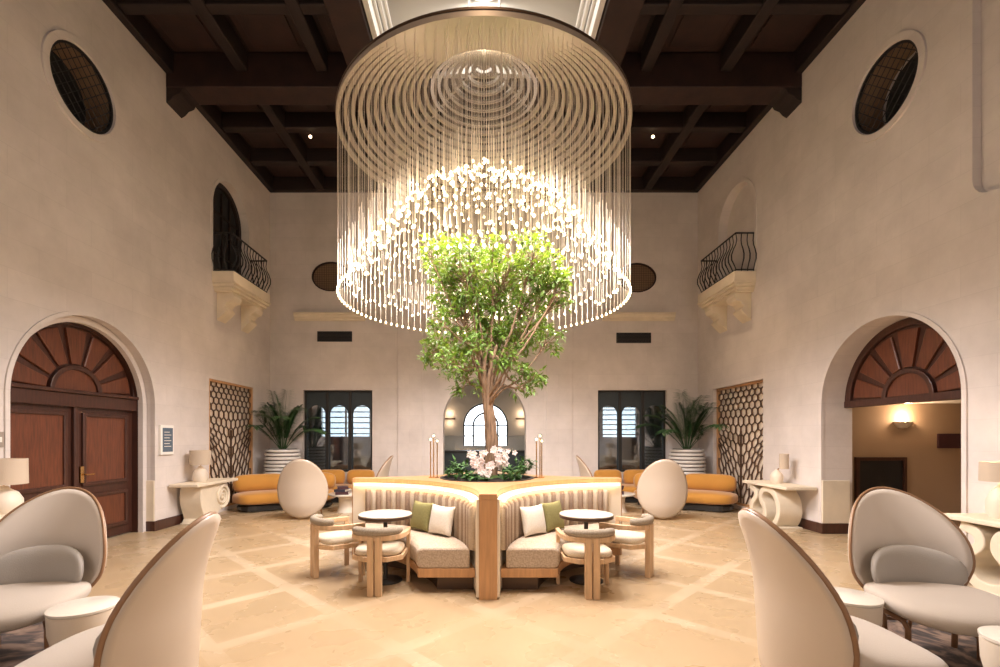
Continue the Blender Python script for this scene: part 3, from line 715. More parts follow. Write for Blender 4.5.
cushion('olive green throw pillow on the right booth seat half behind a white pillow', (.87, 5.63, .462), .38, .36, .12, (-.22, .0, .78), M['pillow_g'])

# ---- bistro tables
bt = thing('bistro_table', 'round white topped pedestal table before the left booth', 'table', (-1.10, 5.18, 0))
MB().lathe([(0, .725), (.285, .725), (.292, .732), (.292, .745), (.28, .75), (0, .75)], n=48).build('table_top', M['marble'], bt, smooth=True)
MB().lathe([(.0, .695), (.26, .695), (.297, .705), (.297, .735), (.2915, .735), (.2915, .724), (0, .724)], n=48).build('top_rim', M['bronze'], bt, smooth=True)
MB().lathe([(.03, .02), (.024, .05), (.024, .68), (.06, .695), (0, .695)], n=16).build('pedestal', M['black'], bt, smooth=True)
MB().lathe([(0, 0), (.185, 0), (.185, .012), (.16, .02), (0, .022)], n=40).build('base', M['black'], bt, smooth=True)
dup(bt, (1.14, 5.18, 0), 0, 'round white topped pedestal table before the right booth')
# ---- low oak armchairs : front faces -Y locally (back at +Y)
def oak_chair():
    t = thing('oak_armchair', '', 'chair')
    # double rear post
    for s in (-1, 1): MB().box((s*.039-.034, .215, 0), (s*.039+.034, .275, .60)).build('rear_leg', M['oak'], t, bevel=.006)
    for s in (-1, 1): MB().box((s*.265-.02, -.25, 0), (s*.265+.02, -.195, .555)).build('front_leg', M['oak'], t, bevel=.006)
    # bent rail, a horseshoe from arm to arm
    path = [(.265, -.25), (.27, -.1), (.265, .03), (.235, .14), (.17, .215), (.09, .24), (0, .247)]
    path = path+[(-x, y) for x, y in path[-2::-1]]
    rings = []
    for i, (x, y) in enumerate(path):
        a = path[max(i-1, 0)]; b = path[min(i+1, len(path)-1)]; d = Vector((b[0]-a[0], b[1]-a[1])).normalized(); nx, ny = d.y*.022, -d.x*.022
        rings.append([(x-nx, y-ny, .555), (x+nx, y+ny, .555), (x+nx, y+ny, .61), (x-nx, y-ny, .61)])
    MB().loft(rings).build('arm_rail', M['oak'], t, bevel=.008, smooth=True)
    pth = [(.235, .10), (.205, .165), (.14, .215), (.07, .237), (0, .243)]; pth = pth+[(-x, y) for x, y in pth[-2::-1]]
    MB().tube([(x, y, .645) for x, y in pth], [.03]+[.042]*7+[.03], 12).build('back_pad', M['chairpad'], t, smooth=True)
    MB().ball((0, -.02, .42), (.245, .225, .045), 24, 10, e=.55).build('seat', M['seatpad'], t, smooth='all')
    m = MB().box((-.26, -.235, .335), (.26, -.205, .385)); m.box((-.262, -.22, .335), (-.235, .10, .385)); m.box((.235, -.22, .335), (.262, .10, .385))
    m.loft([[(x, y, .335), (x, y+.03, .335), (x, y+.03, .385), (x, y, .385)] for x, y in ((-.262, .09), (-.12, .20), (.12, .20), (.262, .09))]); m.build('seat_frame', M['oak'], t, bevel=.005)
    return t
oc = oak_chair(); oc.location = (-1.10, 4.91, 0); oc.rotation_euler = (0, 0, pi)   # back towards camera
# rotated by pi: back (+Y local) faces -Y world
oc['label'] = 'low oak armchair with its back to us before the left bistro table'
dup(oc, (-1.74, 5.45, 0), radians(126), 'low oak armchair with rolled pad at the outer side of the left bistro table')
dup(oc, (1.07, 4.83, 0), pi, 'low oak armchair with its back to us before the right bistro table')
dup(oc, (1.70, 5.47, 0), radians(-126), 'low oak armchair with rolled pad at the outer side of the right bistro table')
# ---- brass rod lamps on the island
rl = thing('rod_lamp', 'three-rod brass lamp with crystal top standing left of the planter', 'lamp', (IX-.73, IY, 1.04))
MB().lathe([(0, 0), (.07, 0), (.07, .012), (0, .014)], n=24).build('base', M['brass'], rl, smooth=True)
for k, (x, y, h) in enumerate(((-.045, 0, .50), (.0, -.02, .55), (.045, .01, .48))):
    MB().tube([(x, y, .012), (x, y, h)], .008, 8).build('rod', M['brass'], rl, smooth=True)
    MB().ball((x, y, h+.03), .034, 10, 7).build('crystal', M['clear'], rl, smooth='all')
    MB().ball((x, y, h+.025), .014, 8, 6).build('bulb', M['led'], rl)
dup(rl, (IX+.72, IY, 1.04), .4, 'three-rod brass lamp with crystal top standing right of the planter')

# ================================================================== TREE
random.seed(11)
PX = lambda px, py, y=IY: ((px-484)*y/F, y, 1.6+(437-py)*y/F)
tr = thing('indoor_tree', 'leafy green indoor tree rising from the island planter into the chandelier', 'tree', (IX+.02, IY, 1.03))
OFF = Vector((IX+.02, IY, 1.03))
def T_(px, py, dy=0): p = Vector(PX(px, py)); p.y += dy; return p-OFF
m = MB(); tops = []
for k in range(6):
    ph = 2*pi*k/6; P = []
    for j in range(17):
        q = j/16; a = ph+q*2.6; r = .045*(1+.5*(1-q)**4)+.10*max(0, q-.6)**1.3*3
        P.append((T_(489+2.5*sin(q*6), 486-140*q)+Vector((r*cos(a), r*sin(a), 0))))
    m.tube(P, [(.046-.024*j/16)*(1+.12*sin(j*2.1+k)) for j in range(17)], 8); tops.append(P)
m.build('trunk', M['bark'], tr, smooth='all')
blobs = [(448,262,20,1),(478,264,19,1),(505,266,19,1),(530,270,20,1),(548,288,18,1),(468,284,26,1),(500,286,27,1),(528,300,24,1),(555,306,13,.9),(462,312,24,1),(495,318,26,.9),(532,326,22,1),(440,272,14,.7),
         (446,340,16,1),(430,348,12,1),(470,338,18,.8),(452,366,15,.9),(466,382,13,.9),(440,325,10,.6),(505,350,17,.8),(480,358,16,.8),(430,258,12,.5),(560,290,12,.6),(470,262,14,.7),(512,258,14,.7),(490,335,22,.9),(475,350,14,.9),(500,368,12,.6),(522,372,13,.55),(536,378,9,.8),(512,362,10,.5),(524,392,8,.5),(492,252,9,.9),(548,342,14,.7),(514,326,20,.8),(456,296,20,.9)]
br = MB(); twigs = []
for (px, py, r, dn) in blobs:
    rm = r*IY/F
    c = T_(px, py, random.uniform(-.45, .45))
    base_ = random.choice(tops)[random.randint(9, 16)].copy()
    mid = (base_+c)/2+Vector((random.uniform(-.06, .06), random.uniform(-.06, .06), -.10*abs(c.x)))
    P = [base_, base_.lerp(mid, .5)+Vector((0, 0, .05)), mid, mid.lerp(c, .5), c]
    br.tube(P, [.02, .017, .014, .011, .007], 6)
    nt_ = int(25*dn*(r/20)**2)+3
    for _ in range(nt_):
        while True:
            q = Vector([random.uniform(-1, 1) for _ in range(3)])
            if .05 < q.length < 1: break
        e = c+Vector((q.x*rm*1.2, q.y*rm*1.3, q.z*rm*1.12)); st = P[3].lerp(c, random.random())
        br.tube([st, st.lerp(e, .5)+Vector((0, 0, .03)), e], [.008, .006, .003], 4); twigs.append((e, (e-st).normalized()))
br.build('branches', M['bark'], tr, smooth='all')
lf = MB()
def leafquad(mb, p, d, up, ln, wd, mi=0, bend=.25):
    d = d.normalized(); x = d.cross(up)
    if x.length < 1e-3: x = d.cross(Vector((1, 0, 0)))
    x.normalize(); nrm = x.cross(d).normalized()
    mid = p+d*ln*.45+nrm*ln*.04; tip = p+d*ln-nrm*ln*bend
    a = mb.pt(p); b = mb.pt(mid+x*wd/2-nrm*wd*.15); c = mb.pt(mid); e = mb.pt(mid-x*wd/2-nrm*wd*.15); t = mb.pt(tip)
    mb.face((a, b, c), mi); mb.face((a, c, e), mi); mb.face((b, t, c), mi); mb.face((c, t, e), mi)
for (e, d0) in twigs:
    for _ in range(random.randint(9, 13)):
        dv = (d0*.5+Vector((random.gauss(0, 1), random.gauss(0, 1), random.gauss(-.15, .7)))).normalized()
        leafquad(lf, e+Vector([random.uniform(-.06, .06) for _ in range(3)]), dv, Vector((random.gauss(0, .4), random.gauss(0, .4), 1)), random.uniform(.075, .13), random.uniform(.03, .045))
lfm = lf.build('foliage', M['leaf'], tr, normals=False)
# leaf translucency
nt = M['leaf'].node_tree; p = nt.nodes['Principled BSDF']; tl = nt.nodes.new('ShaderNodeBsdfTranslucent'); tl.inputs[0].default_value = (.30, .42, .03, 1)
mx = nt.nodes.new('ShaderNodeMixShader'); mx.inputs[0].default_value = .2; L(nt, p.outputs[0], mx.inputs[1]); L(nt, tl.outputs[0], mx.inputs[2]); L(nt, mx.outputs[0], nt.nodes['Material Output'].inputs[0])

# ---- planter flowers
def orchid(loc, label, seed, sprays=3, h=.38):
    random.seed(seed); t = thing('orchid', label, 'flower', loc)
    m = MB()
    for k in range(6):
        a = k*pi/3+random.random(); d = Vector((cos(a), sin(a), .7)); leafquad(m, Vector((0, 0, 0)), d, Vector((0, 0, 1)), random.uniform(.16, .24), .06, bend=.3)
    m.build('leaves', M['plant'], t, normals=False)
    for s in range(sprays):
        a = random.uniform(0, 2*pi); P = [Vector((0, 0, 0)), Vector((.03*cos(a), .03*sin(a), h*.5)), Vector((.08*cos(a), .08*sin(a), h*.9)), Vector((.15*cos(a), .15*sin(a), h))]
        stem = MB().tube(P, .004, 5).build('stem', M['plant'], t)
        fm = MB()
        for k in range(7):
            c = P[1].lerp(P[2], k/5) if k < 5 else P[2].lerp(P[3], (k-4)/2); c = c+Vector([random.uniform(-.035, .035) for _ in range(3)])
            for q in range(5):
                b = 2*pi*q/5; leafquad(fm, c, Vector((cos(b), -.35, sin(b))), Vector((0, -1, 0)), .045, .036, bend=.05)
        fm.build('blossoms', M['petal'], stem, normals=False)
orchid((IX-.13, IY-.30, 1.02), 'white orchid left of the tree trunk in the planter', 3, 4, .36)
orchid((IX+.22, IY-.22, 1.02), 'white orchid right of the tree trunk in the planter', 5, 4, .40)
orchid((IX-.02, IY-.42, 1.02), 'short white orchid in front of the tree trunk', 8, 3, .22)
def shrub(loc, label, seed, n=60, sp=.2, h=.25):
    random.seed(seed); t = thing('leafy_plant', label, 'plant', loc); m = MB(); st = MB()
    for k in range(n//6):
        a = random.uniform(0, 2*pi); e = Vector((sp*cos(a)*random.random(), sp*sin(a)*random.random(), h*random.uniform(.4, 1)))
        st.tube([Vector((0, 0, 0)), e*.5+Vector((0, 0, .04)), e], .004, 4)
        for q in range(7):
            leafquad(m, e*random.uniform(.5, 1), Vector((random.gauss(0, 1), random.gauss(0, 1), random.gauss(.3, .5))), Vector((0, 0, 1)), random.uniform(.07, .13), .045)
    st.build('stems', M['plant'], t); m.build('leaves', M['plant'], t, normals=False)
shrub((IX-.42, IY-.1, 1.02), 'bushy green plant at the left edge of the planter', 21, 90, .3, .26)
shrub((IX+.44, IY-.06, 1.02), 'bushy green plant at the right edge of the planter', 22, 110, .24, .30)
shrub((IX-.28, IY-.36, 1.02), 'small green plant at the front left of the planter', 23, 50, .16, .16)
shrub((IX+.30, IY-.38, 1.02), 'small green plant at the front right of the planter', 24, 50, .16, .18)

# ================================================================== SHELL LOUNGE CHAIRS  (front faces -Y locally)
def shell_chair(zb, zt, legs=True, wrap=.19, tuck=.28, feet=True):
    t = thing('shell_chair', '', 'chair')
    a = .435 if legs else .465; egg = .08 if legs else .03; zc = zb+(zt-zb)*.46
    def surf(s, th):
        x0 = s*a*sin(th)*(1-egg*cos(th)); c = cos(th); z = zc+s*c*((zt-zc) if c > 0 else (zc-zb))
        q = (z-zb)/(zt-zb)
        y = .27+.04*q+.095*max(0, q-.55)**1.6*4 - .16*max(0, tuck-q)**1.5*6.7
        if not legs: y = .27+.05*q+.09*max(0, q-.6)**1.6*4-.10*max(0, .22-q)**1.5*8
        y -= wrap*abs(x0/a)**1.9*(1.08-.35*q)
        return Vector((x0, y, z))
    for nm, mt, off, th_ in (('back_shell', 'shell', .012, .022), ('inner_lining', 'lining', -.010, .014)):
        m = MB(); NS, NT = 12, 48; dv = Vector((0, off, 0)); k = .985 if off < 0 else 1
        c0 = m.pt(surf(0, 0)+dv); rings = []
        for i in range(1, NS+1): rings.append([m.pt(surf(k*i/NS, 2*pi*j/NT)+dv) for j in range(NT)])
        for j in range(NT): m.face((c0, rings[0][j], rings[0][(j+1) % NT]))
        for i in range(NS-1):
            for j in range(NT): m.face((rings[i][j], rings[i+1][j], rings[i+1][(j+1) % NT], rings[i][(j+1) % NT]))
        m.build(nm, M[mt], t, smooth='all', solid=th_)
    m = MB(); m.tube([surf(1.0, 2*pi*j/64) for j in range(64)], .012 if legs else .006, 8, loop=True, flat=1.3); m.build('rim', M['rim'], t, smooth='all')
    def sag(x, y, z):
        return (x*(1-.12*max(0, -y/.4)**2), y, z+.03*(y/.4)+.035*(x/.44)**2)
    MB().ball((0, -.17 if legs else -.18, .37), (.42 if legs else .36, .37 if legs else .32, .09), 40, 16, e=.72, fn=sag).build('seat', M['pad'], t, smooth='all')
    MB().ball((0, .17 if legs else .08, .555), (.33 if legs else .28, .075, .175), 32, 14, e=.82, fn=lambda x, y, z: (x, y-.20*(x/.34)**2*.75+.10*z, z)).build('lumbar_cushion', M['grey'], t, smooth='all')
    if legs and feet:
        for sx in (-1, 1):
            MB().tube([(sx*.34, -.02, .30), (sx*.30, -.10, .285), (sx*.25, -.16, .25), (sx*.235, -.18, .2), (sx*.235, -.18, 0)], .019, 8).build('leg', M['rim'], t, smooth='all')
            MB().tube([(sx*.30, .06, .30), (sx*.25, .03, .22), (sx*.24, .03, 0)], .019, 8).build('leg', M['rim'], t, smooth='all')
            MB().tube([(sx*.235, -.18, .15), (sx*.16, -.1, .24), (sx*.08, -.02, .30)], .013, 6).build('brace', M['rim'], t, smooth='all')
        MB().tube([(-.245, .03, .2), (0, .03, .2), (.245, .03, .2)], .014, 8).build('stretcher', M['rim'], t, smooth='all')
        MB().tube([(-.33, -.02, .325), (0, -.04, .32), (.33, -.02, .325)], .016, 8).build('seat_rail', M['rim'], t, smooth='all')
    else:
        for sx in (-1, 1):
            MB().tube([(sx*.26, -.28, .33), (sx*.27, -.33, 0)], .019, 8).build('leg', M['rim'], t, smooth='all')
    return t
sc = shell_chair(.27, 1.155)
sc.location = (3.31, 3.5, .013); sc.rotation_euler = (0, 0, radians(-6)); sc['label'] = 'shell-back lounge chair facing us at right, grey lumbar cushion, wood rim'
dup(sc, (-3.42, 3.5, .013), radians(9), 'shell-back lounge chair facing us at left, grey lumbar cushion, wood rim')
fc = shell_chair(.05, 1.16, tuck=.14, feet=False); fc.location = (-1.97, 2.6, 0); fc.rotation_euler = (0, 0, radians(-84)); fc['label'] = 'shell-back lounge chair turned away to the left, its back beside the open floor'
dup(fc, (2.0, 2.76, .0), radians(87), 'shell-back lounge chair turned away to the right, its back beside the open floor')
dup(fc, (-2.55, 10.8, 0), -pi/2, 'shell-back lounge chair whose tip shows behind the left half of the banquette island')
dup(fc, (2.57, 10.8, 0), pi/2, 'shell-back lounge chair whose tip shows behind the right half of the banquette island')
sl = shell_chair(.04, 1.18, False)
sl.location = (-3.54, 9.15, 0); sl.rotation_euler = (0, 0, radians(190)); sl['label'] = 'ivory oval chair back turned to us before the left mustard sofa'
dup(sl, (3.46, 9.1, 0), radians(172), 'ivory oval chair back turned to us before the right mustard sofa')
# drum tables
dt = thing('drum_table', 'small pale drum table beside the left foreground shell chairs', 'side table', (-2.76, 3.2, .012))
MB().lathe([(0, .40), (.19, .40), (.2, .41), (.2, .425), (.19, .43), (0, .43)], n=40).build('table_top', M['marble'], dt, smooth=True)
MB().lathe([(0, 0), (.12, 0), (.14, .05), (.165, .16), (.19, .27), (.195, .40), (0, .40)], n=40).build('body', M['ceramic'], dt, smooth=True)
dup(dt, (2.67, 3.40, .012), 0, 'small pale drum table between the two right foreground shell chairs')
dup(dt, (3.12, 2.66, .012), 0, 'small pale drum table cut off at the lower right corner')
# rugs
def rug(x0, x1, y0, y1, label):
    t = thing('area_rug', label, 'rug', ((x0+x1)/2, (y0+y1)/2, 0)); a, b = (x1-x0)/2, (y1-y0)/2
    MB().box((-a, -b, 0.0), (a, b, .012)).build('pile', M['rug'], t, bevel=.004)
    MB().poly([(-a, -b), (a, -b), (a, b), (-a, b)], [[(-a+.03, -b+.03), (a-.03, -b+.03), (a-.03, b-.03), (-a+.03, b-.03)]], lambda u, w, q: (u, w, q), .0122, .016).build('border', M['bronze'], t)
rug(2.7, 4.95, .6, 4.15, 'dark marbled rug under the right foreground chairs'); rug(-4.95, -2.72, .6, 4.05, 'dark marbled rug under the left foreground chairs')

# ================================================================== CONSOLES
def top_slab(t, y0, y1, zt, s):
    # depth runs from the wall (x=0) into the room along s
    x0, x1 = sorted((0, s*.52)); MB().box((x0, y0, zt-.055), (x1, y1, zt)).build('table_top', M['stone'], t, bevel=.012)
def ribbon(t, pts, th, s, m, name='scroll_base', x0=.06, x1=.46):
    # closed band following pts (y,z) with thickness th, extruded in x
    P = [Vector((y, z)) for y, z in pts]; Q = []
    # smooth with catmull
    for i in range(len(P)-1):
        p0, p1, p2, p3 = P[max(i-1, 0)], P[i], P[i+1], P[min(i+2, len(P)-1)]
        for k in range(6):
            u = k/6; Q.append(.5*((2*p1)+(-p0+p2)*u+(2*p0-5*p1+4*p2-p3)*u*u+(-p0+3*p1-3*p2+p3)*u**3))
    Q.append(P[-1]); mb = MB(); rings = []
    for i, q in enumerate(Q):
        d = (Q[min(i+1, len(Q)-1)]-Q[max(i-1, 0)]).normalized(); n = Vector((-d.y, d.x))*th/2
        a, b = q+n, q-n; rings.append([(s*x0, a.x, a.y), (s*x1, a.x, a.y), (s*x1, b.x, b.y), (s*x0, b.x, b.y)])
    mb.loft(rings); mb.build(name, m, t, smooth=True, bevel=.012)
def console_S(loc, s, label):
    t = thing('console_table', label, 'console table', loc)
    top_slab(t, -.66, .66, .76, s)
    ribbon(t, [(.52, .66), (.36, .60), (.33, .48), (.44, .36), (.47, .22), (.36, .085), (.17, .065), (.05, .16), (.07, .32), (.17, .46), (.14, .60), (0, .655), (-.18, .62), (-.30, .48), (-.34, .30), (-.29, .15), (-.22, .06)], .105, s, M['stone'])
    x0, x1 = sorted((s*.05, s*.47)); MB().box((x0, -.38, 0), (x1, .42, .03)).build('base_slab', M['stone'], t, bevel=.006)
    return t
def console_volute(loc, s, label):
    t = thing('console_table', label, 'console table', loc)
    top_slab(t, -.66, .70, .76, s)
    # solid body: S outline with volute
    outl = [(-.40, .705), (-.42, .62), (-.44, .50), (-.42, .36), (-.36, .22), (-.32, .10), (-.38, .03), (-.38, 0), (.10, 0), (.16, .05), (.10, .12), (.16, .18), (.30, .20), (.42, .27), (.49, .38), (.50, .50), (.45, .62), (.36, .69), (.25, .705)]
    x0 = .05; x1 = .44
    MB().poly(outl, [], lambda u, w, q: (s*q, u, w), x0, x1).build('volute_body', M['stone'], t, bevel=.025, smooth=True)
    pts_ = []
    for k in range(60):
        a = -pi*.55+k*.26; r = .225*(1-k/66); pts_.append((s*(x1+.012), .245+r*cos(a), .46+r*sin(a)))
    MB().tube(pts_, [.036*(1-.5*k/60) for k in range(60)], 8).build('spiral', M['stone'], t, smooth='all')
    x0, x1 = sorted((s*.05, s*.47)); MB().box((x0, -.42, 0), (x1, .18, .03)).build('base_slab', M['stone'], t, bevel=.006)
    return t
console_volute((-HW+.035, 8.85, 0), 1, 'pale stone console with spiral volute base between left door and lattice screen')
console_S((HW-.035, 8.42, 0), -1, 'pale stone console with S-curved ribbon base by the right lattice screen')
console_S((HW-.035, 4.47, 0), -1, 'pale stone console behind the right foreground shell chair')
console_volute((-HW+.035, 4.75, 0), 1, 'pale stone console mostly hidden behind the left foreground shell chair')
def table_lamp(loc, label, r, h, base_r, base_h, off=(0, 0), glow=0):
    t = thing('table_lamp', label, 'lamp', loc)
    MB().lathe([(0, 0), (base_r*.8, 0), (base_r, base_h*.18), (base_r, base_h*.5), (base_r*.75, base_h*.75), (base_r*.28, base_h*.92), (base_r*.25, base_h), (0, base_h)], n=32).build('lamp_base', M['ceramic'], t, smooth=True)
    MB().tube([(0, 0, base_h-.01), (off[0]*.6, off[1]*.6, base_h+.04), (off[0], off[1], base_h+.12)], .009, 8).build('stem', M['brass'], t, smooth=True)
    zb = base_h+.02
    MB().lathe([(r, zb), (r*.98, zb+h), (r*.96, zb+h), (r*.98, zb)], (off[0], off[1], 0), 40, caps=False).build('lamp_shade', M['shade'], t, smooth=True)
    MB().ball((off[0], off[1], zb+h*.4), .035).build('bulb', M['sconce'], t, smooth='all')
    if glow: lamp('table_lamp_light', 'POINT', (loc[0]+off[0], loc[1]+off[1], loc[2]+zb+h*.3), glow, WARM, .04)
table_lamp((-5.33, 8.72, .76), 'linen drum-shade table lamp on the volute console left of the lattice screen', .18, .27, .125, .30)
table_lamp((5.33, 8.45, .76), 'bottle-shaped table lamp with small narrow shade on the right console', .075, .27, .105, .25, (.03, -.16))
table_lamp((-5.30, 5.12, .76), 'linen drum-shade table lamp at the left edge of the picture', .20, .28, .16, .30)
table_lamp((5.36, 4.80, .76), 'lit linen-shade table lamp at the right edge of the picture', .17, .20, .12, .36, glow=14)
# wall display and switch
t = thing('wall_display', 'white framed information screen beside the left arched door', 'screen', (-HW, 8.16, 1.55))
MB().box((0, -.17, -.26), (.045, .17, .26)).build('frame', M['white'], t, bevel=.006); s_ = MB().box((.045, -.125, -.21), (.049, .135, .21)).build('screen', M['screen'], t)
m = MB()
for k in range(6): m.box((.049, -.09, .13-k*.05), (.0495, .05+.04*((k*5) % 2), .14-k*.05))
m.build('text_rows', M['paper'], s_)
t = thing('wall_switch', 'small oblong wall switch plate at the left edge beside the door', 'switch', (-HW, 5.37, 1.57))
MB().box((0, -.04, -.09), (.015, .04, .09)).build('plate', M['champagne'], t, bevel=.004); MB().box((.015, -.015, -.03), (.02, .015, .03)).build('rocker', M['white'], t, bevel=.002)

# ================================================================== LATTICE SCREENS
def lattice(fn, y0, y1, z0, z1, label, loc_fn, dep):
    t = thing('lattice_screen', label, 'screen', (0, 0, 0)); fw = .05
    MB().poly([(y0, z0), (y1, z0), (y1, z1), (y0, z1)], [[(y0+fw, z0+fw), (y1-fw, z0+fw), (y1-fw, z1-fw), (y0+fw, z1-fw)]], fn, dep-.02, dep+.05).build('frame', M['oak_frame'], t, bevel=.004)
    MB().box(*[tuple(v) for v in (lambda a, b: ([min(a[i], b[i]) for i in range(3)], [max(a[i], b[i]) for i in range(3)]))(fn(y0, z0, dep+.05), fn(y1, z1, dep+.06))]).build('backing', M['screenback'], t)
    W2, H2 = (y1-y0)/2-fw, (z1-z0)-2*fw; cy = (y0+y1)/2; zb = z0+fw
    ncol = 9; pitch = 2*W2/ncol
    # honeycomb with rows that stretch towards the floor and bend upward from the middle line
    def mp(a, b):
        # a in [-1,1] across, b>=0 measured down from the top, in units of pitch
        s = b/18.0
        zz = H2 - pitch*b*(.62+.50*s)
        sl = max(0, min(1, (b-4)/6.0))
        zz += abs(a)*W2*.95*sl*(.35+.65*sl) - .32*sl
        return (cy+a*W2, zb+zz)
    segs = {}
    def add(p, q):
        k = tuple(sorted((tuple(round(c, 3) for c in p), tuple(round(c, 3) for c in q)))); segs[k] = (p, q)
    for row in range(0, 34):
        for c in range(-1, ncol+1):
            x = (c+(.5 if row % 2 else 0))/ncol*2-1; y = row*.86
            hx = 1/ncol
            v = [(x-hx, y+.28), (x, y), (x+hx, y+.28), (x+hx, y+.58), (x, y+.86), (x-hx, y+.58)]
            v = [(x-hx, y), (x, y-.28), (x+hx, y), (x+hx, y+.58)]
            P = [mp(*q) for q in v]
            add(P[0], P[1]); add(P[1], P[2]); add(P[2], P[3])
    m = MB()
    def inside(p): return y0+fw-.001 <= p[0] <= y1-fw+.001 and zb-.001 <= p[1] <= zb+H2+.001
    for (p, q) in segs.values():
        if not inside(p) and not inside(q): continue
        def cl(a, b):
            if inside(a): return a
            lo, hi = 0.0, 1.0
            for _ in range(12):
                md = (lo+hi)/2; r = (a[0]+(b[0]-a[0])*md, a[1]+(b[1]-a[1])*md)
                if inside(r): hi = md
                else: lo = md
            return (a[0]+(b[0]-a[0])*hi, a[1]+(b[1]-a[1])*hi)
        a, b = cl(p, q), cl(q, p)
        A_, B_ = Vector(fn(*a, dep+.015)), Vector(fn(*b, dep+.015))
        if (A_-B_).length < .01: continue
        m.beam(A_, B_, .024, .02, up=Vector((1, 0, 0)).cross((B_-A_)))
    m.box(*[tuple(v) for v in (lambda a, b: ([min(a[i], b[i]) for i in range(3)], [max(a[i], b[i]) for i in range(3)]))(fn(cy-.012, zb, dep), fn(cy+.015, zb+H2*.62, dep+.03))])
    m.build('lattice', M['lattice'], t)
lattice(LW, 9.47, 11.28, .08, 2.80, 'brown honeycomb lattice screen set in the left wall behind the console', None, .03)
lattice(RW, 9.33, 11.36, .08, 2.77, 'brown honeycomb lattice screen recessed in the right wall beside the console', None, .10)

# ================================================================== SOFAS
def sofa(loc, rz, label, R, arc, dep=.78, seams=2):
    """kidney sofa: arc of radius R (centre line) opening to -Y locally"""
    t = thing('curved_sofa', label, 'sofa', loc, rz)
    def arcsweep(prof, a0, a1, n, endr):
        m = MB(); rings = []
        for i in range(n+1):
            s = i/n; a = a0+(a1-a0)*s; e = min(1, sqrt(max(0, 1-(1-min(s, 1-s)*n/endr)**2)) if min(s, 1-s)*n < endr else 1); e = max(e, .06)
            ring = []
            for (r, z) in prof:
                rc = sum(p[0] for p in prof)/len(prof); zc = sum(p[1] for p in prof)/len(prof)
                rr = rc+(r-rc)*(.35+.65*e); zz = zc+(z-zc)*(.55+.45*e)
                ring.append(((R+rr)*sin(a), (R+rr)*cos(a)-R, zz))
            rings.append(ring)
        return m.loft(rings)
    h = arc/2
    arcsweep([(-.40, .14), (.36, .14), (.40, .22), (.38, .36), (.30, .42), (-.32, .42), (-.42, .38), (-.46, .30), (-.45, .2)], -h, h, 28, 7).build('seat', M['mustard'], t, smooth='all', sub=1)
    n = seams
    for k in range(n):
        a0 = -h*.93+2*h*.93*k/n; a1 = -h*.93+2*h*.93*(k+1)/n-.006
        arcsweep([(.10, .40), (.34, .34), (.40, .44), (.40, .68), (.32, .77), (.20, .78), (.12, .72), (.08, .55)], a0, a1, 12, 3 if n > 1 else 3).build('back_cushion', M['mustard'], t, smooth='all', sub=1)
    arcsweep([(-.34, .02), (.30, .02), (.30, .14), (-.34, .14)], -h*.9, h*.9, 20, 3).build('plinth', M['black'], t)
    return t
sofa((-4.45, 10.45, 0), radians(22), 'mustard velvet curved sofa before the left lattice screen and palm', 2.2, radians(56))
sofa((4.50, 10.45, 0), radians(-20), 'mustard velvet curved sofa before the right lattice screen and palm', 2.2, radians(56))
sofa((-3.50, 11.6, 0), 0, 'mustard sofa under the left triple-arched window', 6, radians(15), seams=2)
sofa((3.55, 11.6, 0), 0, 'mustard sofa under the right triple-arched window', 6, radians(15), seams=2)
# coffee tables and what lies on them
ct = thing('coffee_table', 'round white low coffee table behind the left booth', 'coffee table', (-2.95, 9.95, 0))
MB().lathe([(0, .36), (.36, .36), (.37, .37), (.37, .395), (.36, .40), (0, .40)], n=40).build('table_top', M['marble'], ct, smooth=True); MB().lathe([(0, 0), (.2, 0), (.16, .1), (.16, .3), (.22, .36), (0, .36)], n=32).build('base', M['ceramic'], ct, smooth=True)
dup(ct, (2.86, 9.95, 0), 0, 'round white low coffee table behind the right booth')
def book(loc, rz, w, d, h, m, label, group=None):
    t = thing('book', label, 'book', loc, rz+pi/2, group)
    MB().box((-w/2+.006, -d/2+.006, .004), (w/2-.002, d/2-.006, h-.004)).build('pages', M['paper'], t)
    mb = MB().box((-w/2, -d/2, 0), (w/2, d/2, .004)); mb.box((-w/2, -d/2, h-.004), (w/2, d/2, h)); mb.box((-w/2, -d/2, 0), (-w/2+.006, d/2, h)); mb.build('cover', m, t)
book((-2.98, 9.78, .40), .2, .34, .26, .06, M['plum'], 'dark plum book lowest of the stack on the left coffee table')
book((-2.98, 9.78, .46), -.1, .32, .24, .05, M['navy'], 'dark navy book in the middle of the stack on the left coffee table')
book((-2.98, 9.78, .51), .35, .28, .22, .05, M['plum'], 'dark plum book on top of the stack on the left coffee table')
book((2.84, 9.8, .40), -.3, .28, .22, .05, M['plum'], 'dark book lying on the right coffee table')
t = thing('bowl', 'dark round bowl on the book on the right coffee table', 'bowl', (2.84, 9.8, .45))
MB().lathe([(.0, 0), (.05, 0), (.10, .05), (.12, .12), (.11, .12), (.09, .06), (0, .02)], n=28).build('body', M['plum'], t, smooth=True)
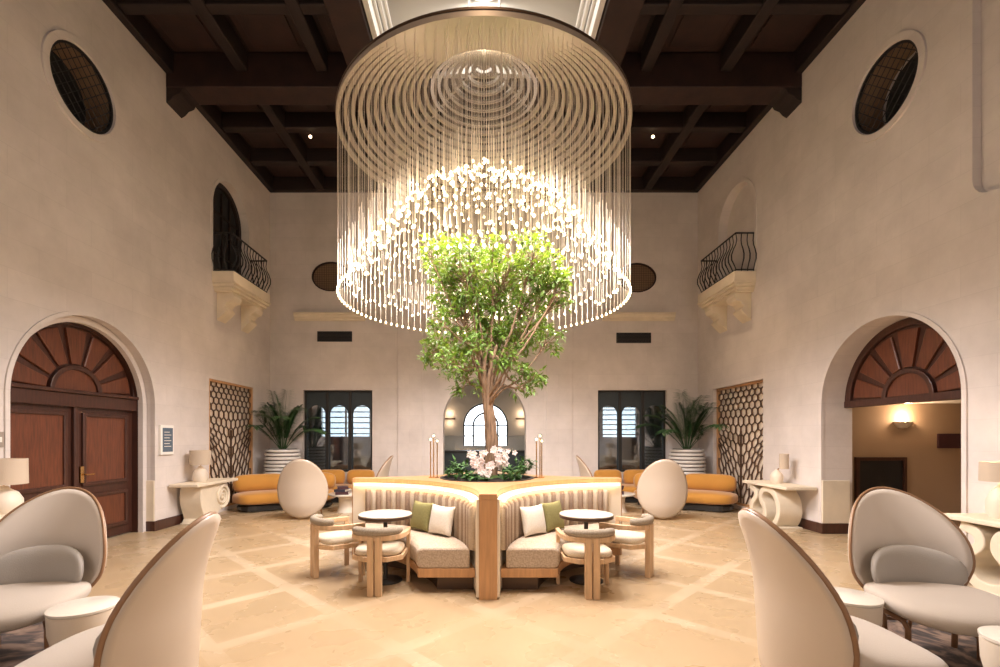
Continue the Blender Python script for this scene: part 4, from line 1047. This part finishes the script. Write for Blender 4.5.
# ================================================================== PALMS
def palm(loc, label, seed):
    random.seed(seed); t = thing('potted_palm', label, 'plant', loc); hp = 1.32
    prof = []; mi = []
    nrib = 15
    for k in range(nrib):
        z = hp*k/nrib; R0 = .30+.12*sin(pi*min(1, (k+1)/nrib*.75)); dz = hp/nrib
        prof += [(R0-.035, z), (R0, z+.012), (R0+.008, z+dz*.4), (R0, z+dz*.68), (R0-.035, z+dz*.75)]
    MB().lathe([(0, 0)]+prof+[(.30, hp), (.30, hp-.06), (0, hp-.06)], n=36, mi=[0]+sum([[0, 0, 0, 0, 1] for k in range(nrib)], [])+[0, 0, 0]).build('pot', [M['stripe'], M['groove']], t, smooth=True)
    MB().lathe([(0, hp-.07), (.3, hp-.07), (0, hp-.03)], n=24).build('soil', M['soil'], t)
    for k in range(20):
        a = 2*pi*k/20+random.uniform(-.2, .2); el = random.uniform(1.1, 1.5) if k % 4 else random.uniform(.8, 1.0); ln = random.uniform(1.15, 1.55)
        P = []; p = Vector((.04*cos(a), .04*sin(a), hp-.05)); d = Vector((cos(a)*cos(el), sin(a)*cos(el), sin(el)))
        for j in range(13):
            P.append(p.copy()); p = p+d*ln/12
            d.z -= .02+.022*j; d.normalize()
        for q in P:   # keep clear of the walls
            if loc[0] < 0: q.x = max(q.x, -HW+.34-loc[0])
            else: q.x = min(q.x, HW-.34-loc[0])
            q.y = min(q.y, YB-.32-loc[1])
        m = MB().tube(P, [.010*(1-j/16) for j in range(13)], 4)
        for j in range(3, 12):
            for f in (0, .33, .66):
                b = P[j].lerp(P[j+1], f); d = (P[j+1]-P[j]).normalized(); sd = d.cross(Vector((0, 0, 1))).normalized()
                l = .24*sin(pi*(j-2)/11)+.07
                for s in (-1, 1): leafquad(m, b, sd*s+d*.8+Vector((0, 0, -.15)), Vector((0, 0, 1)), l, .045, bend=.18)
        m.build('frond', M['palm'], t, normals=False)
palm((-4.90, 11.30, 0), 'feathery palm in a ribbed white pot in the left corner', 31)
palm((4.96, 11.35, 0), 'feathery palm in a ribbed white pot in the right corner', 37)
